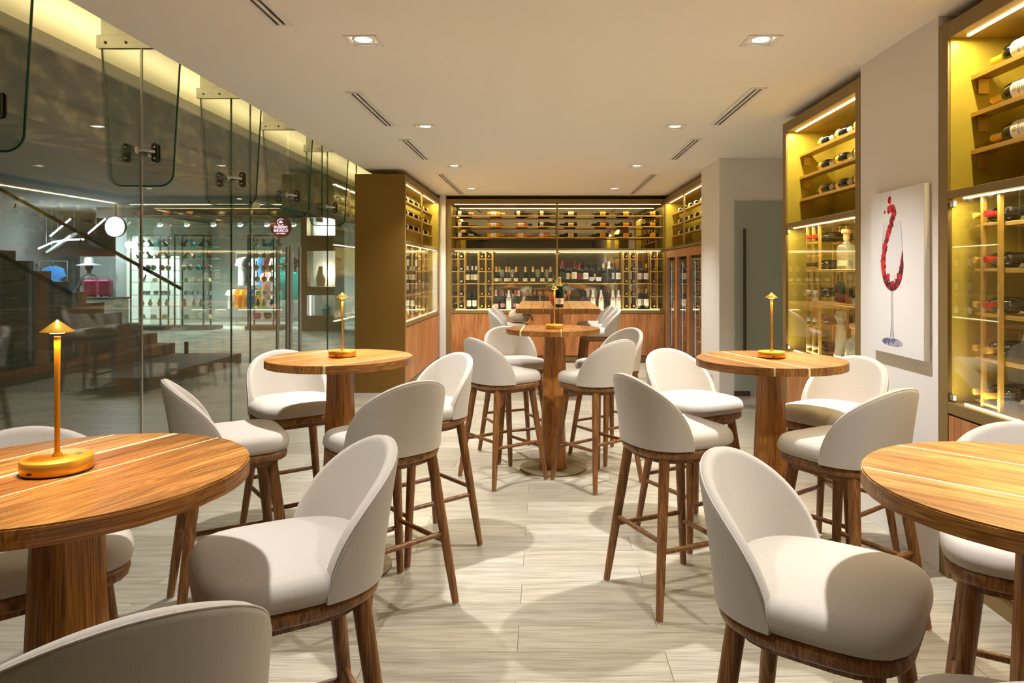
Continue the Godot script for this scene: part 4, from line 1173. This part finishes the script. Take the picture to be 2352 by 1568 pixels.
func shop_shelf(x0: float, x1: float, d: float, label: String, key: int) -> void:
	var t := thing("display_shelf", label, "shelf", V((x0 + x1) / 2, 0.0, d), 0.0)
	var w := (x1 - x0) / 2
	for x in [-w, w * 0.52]:
		for z in [-0.2, 0.2]:
			part(t, "post", bx(0.035, 2.45, 0.035, 0.003), M.dark_steel, Vector3(x, 1.325, z))
	part(t, "base", bx(2 * w + 0.1, 0.1, 0.6, 0.004), M.stair_wood, Vector3(0, 0.05, 0))
	for z in [-0.2, 0.2]:
		part(t, "top_bar", bx(w * 1.52, 0.03, 0.03, 0.003), M.dark_steel, Vector3(-w * 0.24, 2.535, z))
	var ys := [2.225, 1.906, 1.587, 1.268, 0.926, 0.619, 0.276]
	for y in ys:
		part(t, "glass_shelf", bx(2 * w, 0.018, 0.42, 0.002), M.shelf_glass, Vector3(0, y, 0))
	var rng := RandomNumberGenerator.new(); rng.seed = key * 31 + 5
	var nm: String = ["left", "middle", "right"][key]
	var gold := ["dark", "brown", "blue", "teal"]
	for r in ys.size():
		var n: int = [4, 4, 5, 3, 5, 4, 3][r] if key < 2 else [4, 4, 4, 4, 4, 4, 3][r]
		for i in n:
			var x := lerpf(-w * 0.86, w * 0.86, (i + 0.5) / n)
			var kind: int = [0, 0, 1, 2, 3, 4, 2][r] if key < 2 else [0, 5, 5, 5, 3, 4, 6][r]
			var at := t.position + Vector3(x, ys[r] + 0.0105, rng.randf_range(-0.05, 0.08))
			var lb := "%s along, %s shelf down, %s shop display" % [ordinal(i), ordinal(r), nm]
			var grp := "souvenirs on the %s shop display" % nm
			var c: Material = [M.black, M.dark_steel, M.cap_maroon, M.shop_teal, M.base_metal][rng.randi_range(0, 4)]
			match kind:
				0:
					var o := thing("dog_figurine", "dark dog figurine, " + lb, "figurine", at, rng.randf_range(-0.5, 0.5) + (PI if i % 2 else 0.0), grp)
					var m := MB.new(); m.ext(dog_poly(), 0.07)
					part(o, "body", m.done(), c); part(o, "plinth", bx(0.16, 0.012, 0.1, 0.002), c, Vector3(0, 0.006, 0))
				1:
					var o := thing("round_ornament", "round dark ornament, " + lb, "ornament", at, 0.0, grp)
					part(o, "bowl", lat([Vector2(0, 0), Vector2(0.04, 0), Vector2(0.075, 0.05), Vector2(0.07, 0.1), Vector2(0.03, 0.14), Vector2(0, 0.145)], 14), c)
				2:
					var o := thing("straw_hat", "wide hat, " + lb, "hat", at, 0.0, grp)
					part(o, "brim", lat([Vector2(0, 0), Vector2(0.135, 0.01), Vector2(0.135, 0.016), Vector2(0.075, 0.012)], 20), M.straw)
					part(o, "crown", lat([Vector2(0.075, 0.01), Vector2(0.07, 0.09), Vector2(0.05, 0.11), Vector2(0, 0.1)], 18), M.straw)
				3:
					for q in 2:
						var o := thing("drinking_glass", "small glass, %s, %s" % [["front", "rear"][q], lb], "glass", at + Vector3(0.04, 0, -0.06 + 0.12 * q), 0.0, grp)
						part(o, "tumbler", lat([Vector2(0, 0), Vector2(0.03, 0), Vector2(0.036, 0.1), Vector2(0.033, 0.1), Vector2(0.027, 0.01), Vector2(0, 0.01)], 12), M.cap_silver)
				4:
					var o := thing("silver_vase", "silver vase, " + lb, "vase", at, 0.0, grp)
					part(o, "body", lat([Vector2(0, 0), Vector2(0.035, 0), Vector2(0.06, 0.07), Vector2(0.03, 0.13), Vector2(0.025, 0.16), Vector2(0.04, 0.18), Vector2(0, 0.17)], 14), M.steel if i % 2 else c)
				5:
					var o := thing("wooden_guitar", "small wooden guitar, " + lb, "guitar", at, 0.0, grp)
					part(o, "body", lat([Vector2(0, -0.02), Vector2(0.07, -0.018), Vector2(0.075, 0.0), Vector2(0.07, 0.018), Vector2(0, 0.02)], 16), M.veneer_1, Vector3(0, 0.075, 0), Vector3(PI / 2, 0, 0))
					part(o, "neck", bx(0.02, 0.12, 0.016, 0.002), M.leg_wood, Vector3(0, 0.2, 0))
				6:
					var o := thing("leather_bag", "coloured leather bag, " + lb, "bag", at, 0.0, grp)
					part(o, "body", bx(0.2, 0.16, 0.1, 0.03), [M.shop_pink, M.cap_maroon, M.cap_yellow][i % 3], Vector3(0, 0.08, 0))
					part(o, "flap", bx(0.19, 0.08, 0.012, 0.004), [M.shop_pink, M.cap_maroon, M.cap_yellow][i % 3], Vector3(0, 0.115, 0.055))

func garment(at: Vector3, w: float, h: float, m_: Material, label: String, turn := 0.0) -> void:
	var t := thing("hanging_garment", label, "clothing", at, turn, "clothes hanging in the shops")
	var p := PackedVector2Array([Vector2(-0.1, 0.0), Vector2(-0.5, -0.08), Vector2(-0.66, -0.3), Vector2(-0.46, -0.36), Vector2(-0.4, -0.28), Vector2(-0.44, -1.0), Vector2(0.44, -1.0), Vector2(0.4, -0.28), Vector2(0.46, -0.36), Vector2(0.66, -0.3), Vector2(0.5, -0.08), Vector2(0.1, 0.0), Vector2(0, -0.1)])
	for k in p.size():
		p[k] = Vector2(p[k].x * w, p[k].y * h)
	var m := MB.new(); m.ext(p, 0.07)
	part(t, "cloth", m.done(), m_)
	part(t, "hanger", tube([Vector3(-w * 0.4, -0.03, 0), Vector3(0, 0.03, 0), Vector3(w * 0.4, -0.03, 0)], 0.012, 6), M.stair_wood)
	part(t, "hook", tube([Vector3(0, 0.03, 0), Vector3(0, 0.09, 0), Vector3(0.0, 0.098, 0)], 0.006, 6), M.steel)

func lettering(parent: Node3D, s: String, size: float, at: Vector3, m_: Material) -> void:
	var tm := TextMesh.new()
	var f := SystemFont.new(); f.font_names = PackedStringArray(["Droid Sans"]); f.font_weight = 700
	tm.font = f; tm.text = s; tm.font_size = 32; tm.pixel_size = size / 32.0; tm.depth = 0.01
	part(parent, "lettering", tm, m_, at)

func build_arcade() -> void:
	mat("shop_wall", Color8(196, 200, 190), 0.9)
	mat("shop_teal", Color8(40, 150, 140), 0.6)
	mat("shop_pink", Color8(214, 50, 110), 0.6)
	mat("straw", Color8(214, 196, 150), 0.8)
	mat("denim", Color8(70, 130, 190), 0.8)
	mat("mannequin", Color8(70, 74, 72), 0.5)
	# floors and ceilings
	plank_floor("floor_arcade", -5.1, -2.58, 3.2, 8.1, -3.0)
	struct("floor_arcade_front", bx(2.5, 0.1, 8.1, 0.001), M.floor_tile_2, V(-3.84, -0.0505, -0.86))
	struct("floor_concourse", bx(13.0, 0.1, 16.0, 0.001), M.arcade_floor, V(-8.4, -0.052, 16.1))
	struct("floor_side", bx(8.0, 0.1, 13.1, 0.001), M.arcade_floor, V(-9.1, -0.052, 1.56))
	struct("ceiling_arcade", bx(1.7, 0.12, 29.0, 0.002), M.cove_paint, V(-3.1, 3.265, 9.5))
	struct("trim_cove_lip", bx(0.03, 0.08, 29.0, 0.002), M.cove_paint, V(-3.0, 2.936, 9.5))
	struct("wall_beam", bx(0.56, 0.46, 29.0, 0.006), M.concrete, V(-3.295, 2.67, 9.5))
	struct("ceiling_concourse", bx(10.5, 0.1, 29.0, 0.001), M.dark_ceiling, V(-8.8, 3.28, 9.5))
	struct("wall_cove_back", bx(0.06, 0.4, 29.0, 0.001), M.cove_paint, V(-3.62, 3.06, 9.5))
	struct("wall_far", bx(16.0, 3.6, 0.2, 0.001), M.shop_wall, V(-8.4, 1.75, 24.1))
	struct("wall_concourse", bx(0.2, 3.6, 29.0, 0.001), M.dark_ceiling, V(-13.6, 1.75, 9.5))
	struct("wall_concourse_front", bx(11.4, 3.6, 0.2, 0.001), M.dark_ceiling, V(-7.9, 1.75, -5.0))
	struct("wall_right_arcade", bx(0.15, 3.5, 11.8, 0.001), M.shop_wall, V(-2.6, 1.75, 18.2))
	var t := thing("cove_light", "warm light strip hidden in the ceiling cove above the glass", "light", V(-3.1, 2.908, 9.5))
	part(t, "led_strip", bx(0.03, 0.014, 27.0, 0.002), M.led, Vector3.ZERO)
	for d in [2.0, 8.0, 14.0]:
		area(self, V(-3.1, 2.92, d), Vector3(90, 90, 0), Vector2(6.0, 0.03), 1.5, Color(1.0, 0.95, 0.74))
	# staircase
	t = thing("staircase", "wide wooden staircase with glass balustrades outside the glass wall", "stairs", V(-5.13, 0, 10.4))
	for i in 13:
		var x0 := -1.12 - 0.3 * (i - 1) if i > 0 else 0.0
		var x1 := x0 - (1.12 if i == 0 else 0.3)
		slab(t, "step", Vector3(x1, 0.0, -1.4), Vector3(x0, 0.173 * (i + 1), 1.4), M.stair_wood, 0.003)
	for z in [-1.37, 1.37]:
		var g := MB.new()
		g.ext(PackedVector2Array([Vector2(-1.1, 0.3), Vector2(-1.1, 1.2), Vector2(-4.7, 3.2), Vector2(-4.7, 2.3)]), 0.012)
		part(t, "balustrade_glass", g.done(), M.clear_glass, Vector3(0, 0, z))
		part(t, "handrail", tube([Vector3(-1.0, 1.26, z), Vector3(-4.6, 3.24, z)], 0.03, 12), M.black)
		for k in 3:
			part(t, "bracket", tube([Vector3(-1.6 - k * 1.1, 1.5 + k * 0.6, z), Vector3(-1.62 - k * 1.1, 1.42 + k * 0.6, z)], 0.012), M.black)
	part(t, "post_clamp", bx(0.05, 0.2, 0.05, 0.004), M.dark_steel, Vector3(-0.9, 0.27, -1.34))
	# souvenir shop straight ahead
	struct("wall_shop_side", bx(0.3, 3.2, 4.6, 0.002), M.shop_wall, V(-11.6, 1.6, 21.4))
	struct("trim_shop_header", bx(6.3, 0.25, 0.3, 0.004), M.dark_ceiling, V(-8.6, 3.1, 18.4))
	shop_shelf(-11.1, -10.05, 18.9, "dark metal display shelf left of the shop entrance", 0)
	shop_shelf(-9.92, -8.9, 18.9, "dark metal display shelf in the middle, by the entrance", 1)
	shop_shelf(-7.95, -7.05, 18.9, "dark metal display shelf right of the shop entrance", 2)
	for i in 3:
		struct("window_%d" % (20 + i), bx([2.4, 1.1, 1.2][i], 3.0, 0.012, 0.001), M.clear_glass, V([-10.0, -7.5, -6.5][i], 1.5, 18.55))
	for i in 7:
		var px := -10.8 + i * 0.75
		var o := thing("track_spotlight", "%s bright spotlight from the left under the shop ceiling" % ordinal(i), "light", V(px, 2.86, 19.6), 0.0, "spotlights in the souvenir shop")
		part(o, "stem", tube([Vector3(0, 0, 0), Vector3(0, 0.36, 0)], 0.012), M.black)
		part(o, "head", lat([Vector2(0.05, 0.02), Vector2(0.06, 0.0), Vector2(0.06, 0.1), Vector2(0, 0.12)], 14), M.white_metal, Vector3.ZERO, Vector3(0.5, 0, 0))
		part(o, "lamp_lens", lat([Vector2(0, -0.03), Vector2(0.06, -0.015), Vector2(0.072, 0.01), Vector2(0, 0.02)], 14), M.shop_lens, Vector3.ZERO, Vector3(0.5, 0, 0))
		spot(V(px, 2.8, 19.5), 3.8, Color(0.9, 1.0, 0.97), 75.0, 0.05, Vector3(0, -1, -0.2).normalized())
	for i in 8:
		garment(V(-9.0 + i * 0.2, 2.0, 20.9), 0.5, 0.85, [M.wall_paint, M.black, M.wall_paint, M.denim, M.cap_maroon, M.wall_paint, M.shop_teal, M.black][i], "%s garment from the left on the rail inside the shop" % ordinal(i), 1.2)
	for i in 5:
		garment(V(-9.0 + i * 0.2, 1.05, 20.2), 0.42, 0.55, [M.cap_white, M.cap_orange, M.cap_orange, M.cap_blue, M.cap_yellow][i], "%s bright garment from the left on the low rail" % ordinal(i), 1.1)
	for i in 4:
		garment(V(-7.9 + i * 0.25, 1.55, 19.9), 0.4, 0.8, [M.cap_pink, M.wall_paint, M.shop_teal, M.shop_teal][i], "%s garment from the left behind the right display" % ordinal(i), 1.0)
	t = thing("clothes_rail", "steel clothes rail inside the souvenir shop", "rail", V(-8.5, 0, 20.9))
	part(t, "bar", tube([Vector3(-0.7, 2.11, 0.1), Vector3(1.0, 2.11, 0.1)], 0.015), M.steel)
	for x in [-0.7, 1.0]:
		part(t, "leg", tube([Vector3(x, 0, 0.1), Vector3(x, 2.12, 0.1)], 0.015), M.steel)
	# the shop's round sign
	t = thing("round_sign", "round crimson shop sign with white lettering above the doors", "sign", V(-6.9, 2.72, 18.3))
	mat("sign_crimson", Color8(150, 14, 60), 0.4)
	glow("sign_letters", Color(1, 0.95, 1), 0.9)
	part(t, "disc", lat([Vector2(0, 0), Vector2(0.27, 0), Vector2(0.28, 0.02), Vector2(0.27, 0.05), Vector2(0, 0.05)], 40), M.sign_crimson, Vector3.ZERO, Vector3(PI / 2, 0, 0))
	part(t, "hanger", tube([Vector3(0, 0.26, 0), Vector3(0, 0.5, 0)], 0.012), M.black)
	lettering(t, "RUMBO", 0.1, Vector3(0, 0.0, 0.055), M.sign_letters)
	lettering(t, "MÉXICO", 0.1, Vector3(0, -0.09, 0.055), M.sign_letters)
	lettering(t, "LOS CABOS", 0.048, Vector3(0, -0.165, 0.055), M.sign_letters)
	var arc := []
	for k in 25:
		var a := lerpf(0.7, TAU - 0.7, k / 24.0)
		arc.append(Vector3(cos(a) * 0.085, 0.135 + sin(a) * 0.085, 0.055))
	part(t, "emblem_ring", tube(arc, 0.009, 6), M.sign_letters)
	var hs := MB.new()
	hs.ext(PackedVector2Array([Vector2(-0.045, 0.11), Vector2(0.045, 0.11), Vector2(0.045, 0.14), Vector2(0, 0.175), Vector2(-0.045, 0.14)]), 0.01, 0.055)
	part(t, "emblem_house", hs.done(), M.sign_letters)
	# lit round sign of the jeweller
	t = thing("lit_sign", "round white glowing sign with dark script letters", "sign", V(-10.75, 2.68, 17.5))
	glow("sign_face", Color(0.82, 0.93, 1.0), 0.6)
	part(t, "lamp_face", lat([Vector2(0, 0), Vector2(0.25, 0), Vector2(0.25, 0.06), Vector2(0, 0.06)], 40), M.sign_face, Vector3.ZERO, Vector3(PI / 2, 0, 0))
	part(t, "rim", lat([Vector2(0.25, -0.01), Vector2(0.262, -0.01), Vector2(0.262, 0.064), Vector2(0.25, 0.064)], 40), M.dark_steel, Vector3.ZERO, Vector3(PI / 2, 0, 0))
	part(t, "bracket", tube([Vector3(0, 0.25, 0.02), Vector3(0, 0.56, 0.02)], 0.015), M.black)
	for s in [[[-0.09, 0.1], [-0.01, 0.11], [-0.03, -0.02], [-0.08, -0.06], [-0.09, -0.01], [-0.02, 0.03]], [[0.0, -0.02], [0.02, 0.09], [0.045, 0.0], [0.075, 0.09], [0.09, -0.01], [0.12, 0.01]]]:
		part(t, "script_letter", tube(s.map(func(p): return Vector3(p[0] * 0.9, p[1] * 0.9 + 0.03, 0.064)), 0.01, 6), M.cap_blue)
	lettering(t, "JEWELRY", 0.045, Vector3(0, -0.12, 0.062), M.cap_silver)
	area(self, V(-10.75, 2.68, 17.4), Vector3(0, 0, 0), Vector2(0.4, 0.4), 0.5, Color(0.85, 0.95, 1.0))
	# clothes shop at the left, behind the stairs
	var bars := [[[-12.77, 2.47], [-12.24, 2.92]], [[-11.78, 2.546], [-11.34, 2.92]], [[-13.07, 2.15], [-12.69, 2.32], [-12.3, 2.38], [-11.9, 2.39]]]
	for i in 3:
		var o := thing("light_bar", ["left slanting light bar over the clothes shop", "right slanting light bar beside the glowing sign", "low arched light bar over the clothes shop"][i], "light", V(bars[i][0][0], bars[i][0][1], 18.0), 0.0, "light bars over the clothes shop")
		part(o, "led_tube", tube(bars[i].map(func(p): return Vector3(p[0] - bars[i][0][0], p[1] - bars[i][0][1], 0)), 0.022, 8), M.led_white)
		part(o, "hanging_wire", tube([Vector3(0.2, 0.15, 0), Vector3(0.2, 3.23 - bars[i][0][1], 0)], 0.006, 6), M.steel)
		omni(V([-12.5, -11.5, -12.5][i], 2.3, 17.8), 0.9, Color(0.85, 0.97, 1.0), 0.1)
	t = thing("slanted_panel", "white slanted panel hanging left of the light bars", "panel", V(-12.85, 2.35, 18.6))
	part(t, "board", bx(0.9, 0.06, 0.4, 0.004), M.shop_wall, Vector3.ZERO, Vector3(0.35, 0, 0.55))
	for x in [-0.3, 0.3]:
		part(t, "wire", tube([Vector3(x, x * 0.6, 0), Vector3(x, 0.88, 0)], 0.006, 6), M.steel)
	struct("wall_shop_panel", bx(2.9, 2.0, 0.1, 0.002), M.shop_wall, V(-12.1, 1.0, 20.3))
	garment(V(-12.98, 1.715, 18.4), 0.52, 0.95, M.denim, "light blue dress hanging behind the stair handrail")
	t = thing("clothes_rail", "clothes rail holding the blue dress behind the stairs", "rail", V(-12.95, 0, 18.4))
	part(t, "bar", tube([Vector3(-0.4, 1.83, 0), Vector3(0.35, 1.83, 0)], 0.015), M.steel)
	for x in [-0.4, 0.35]:
		part(t, "leg", tube([Vector3(x, 0, 0), Vector3(x, 1.84, 0)], 0.015), M.steel)
	t = thing("mannequin", "grey mannequin wearing a wide white hat behind the stairs", "mannequin", V(-12.25, 0, 18.75))
	part(t, "torso", lat([Vector2(0.04, 0.75), Vector2(0.17, 0.8), Vector2(0.13, 1.05), Vector2(0.19, 1.35), Vector2(0.14, 1.45), Vector2(0.05, 1.5), Vector2(0.05, 1.58), Vector2(0.09, 1.64), Vector2(0.095, 1.74), Vector2(0.05, 1.82), Vector2(0, 1.83)], 20), M.mannequin)
	for s in [-1.0, 1.0]:
		part(t, "arm", tube([Vector3(s * 0.16, 1.4, 0), Vector3(s * 0.28, 1.15, 0.02), Vector3(s * 0.42, 0.9, 0.12)], [0.05, 0.042, 0.03], 10), M.mannequin)
	part(t, "stand", tube([Vector3(0, 0.0, 0), Vector3(0, 0.78, 0)], 0.03), M.steel)
	part(t, "hat_brim", lat([Vector2(0.08, 1.77), Vector2(0.3, 1.72), Vector2(0.3, 1.735), Vector2(0.09, 1.79)], 24), M.cap_white)
	part(t, "hat_crown", lat([Vector2(0.11, 1.775), Vector2(0.11, 1.9), Vector2(0.07, 1.95), Vector2(0, 1.95)], 20), M.cap_white)
	for i in 2:
		t = thing("suitcase", "bright pink suitcase behind the stairs, %s one" % ["left", "right"][i], "suitcase", V(-11.65 + i * 0.38, 0.901, 17.9), 0.1, "pink suitcases behind the stairs")
		part(t, "shell", bx(0.3, 0.42, 0.2, 0.04), M.shop_pink, Vector3(0, 0.24, 0))
		part(t, "handle", tube([Vector3(-0.08, 0.45, 0), Vector3(-0.08, 0.52, 0), Vector3(0.08, 0.52, 0), Vector3(0.08, 0.45, 0)], 0.01), M.steel)
		for x in [-0.1, 0.1]:
			part(t, "wheel", lat([Vector2(0, -0.012), Vector2(0.03, -0.012), Vector2(0.03, 0.012), Vector2(0, 0.012)], 12), M.black, Vector3(x, 0.03, 0), Vector3(PI / 2, 0, 0))
	t = thing("display_counter", "low display counter behind the stairs under the suitcases", "counter", V(-11.45, 0, 17.9))
	part(t, "body", bx(1.2, 0.86, 0.6, 0.01), M.shop_wall, Vector3(0, 0.43, 0))
	part(t, "top", bx(1.26, 0.04, 0.66, 0.006), M.stair_wood, Vector3(0, 0.88, 0))
	# window display right of the sign
	t = thing("window_display", "tall lit shop window display with framed openings beside the door handles", "display case", V(-5.85, 0, 18.4))
	for x in [-0.45, 0.45]:
		part(t, "jamb", bx(0.16, 3.1, 0.3, 0.004), M.base_metal, Vector3(x, 1.55, 0))
	for y in [0.2, 1.05, 2.3]:
		part(t, "panel", bx(0.76, [0.4, 0.22, 0.4][[0.2, 1.05, 2.3].find(y)], 0.3, 0.004), M.base_metal, Vector3(0, y, 0))
	part(t, "back", bx(0.76, 3.0, 0.02, 0.002), M.shop_wall, Vector3(0, 1.5, -0.4))
	part(t, "led_tube", bx(0.03, 0.6, 0.03, 0.003), M.led_white, Vector3(-0.33, 0.68, 0.0))
	part(t, "necklace_bust", lat([Vector2(0, 1.17), Vector2(0.1, 1.17), Vector2(0.13, 1.35), Vector2(0.07, 1.6), Vector2(0.05, 1.7), Vector2(0, 1.7)], 14), M.straw, Vector3(-0.1, 0, -0.15))
	part(t, "lantern", lat([Vector2(0, 0.4), Vector2(0.1, 0.4), Vector2(0.1, 0.55), Vector2(0.16, 0.57), Vector2(0, 0.72)], 6, true), M.shop_teal, Vector3(0.05, 0, -0.12))
	omni(V(-5.85, 2.75, 18.5), 0.6, Color(0.95, 1.0, 0.95), 0.06)
	omni(V(-5.85, 1.5, 18.6), 0.5, Color(1.0, 0.96, 0.85), 0.06)
	# lights in the concourse
	for e in [[-6.4, 14.0, 0], [-7.0, 16.0, 1], [-10.5, 15.0, 2], [-5.0, 13.8, 3], [-4.6, 6.0, 4]]:
		var o := thing("ceiling_spot", ["ceiling light over the stairs side of the concourse", "ceiling light before the shop entrance", "ceiling light near the clothes shop", "ceiling light by the shop window display", "ceiling light close behind the glass wall"][int(e[2])], "light", V(e[0], 3.228, e[1]), 0.0, "concourse ceiling lights")
		part(o, "ring", lat([Vector2(0.05, -0.004), Vector2(0.07, -0.004), Vector2(0.07, 0), Vector2(0.05, 0)], 20), M.white_metal)
		part(o, "lamp_lens", lat([Vector2(0, -0.006), Vector2(0.05, -0.004), Vector2(0, -0.001)], 20), M.shop_lens)
		if e[0] < -4.8:
			spot(V(e[0], 3.2, e[1]), 3.0, Color(0.94, 1.0, 0.93), 65.0, 0.05)
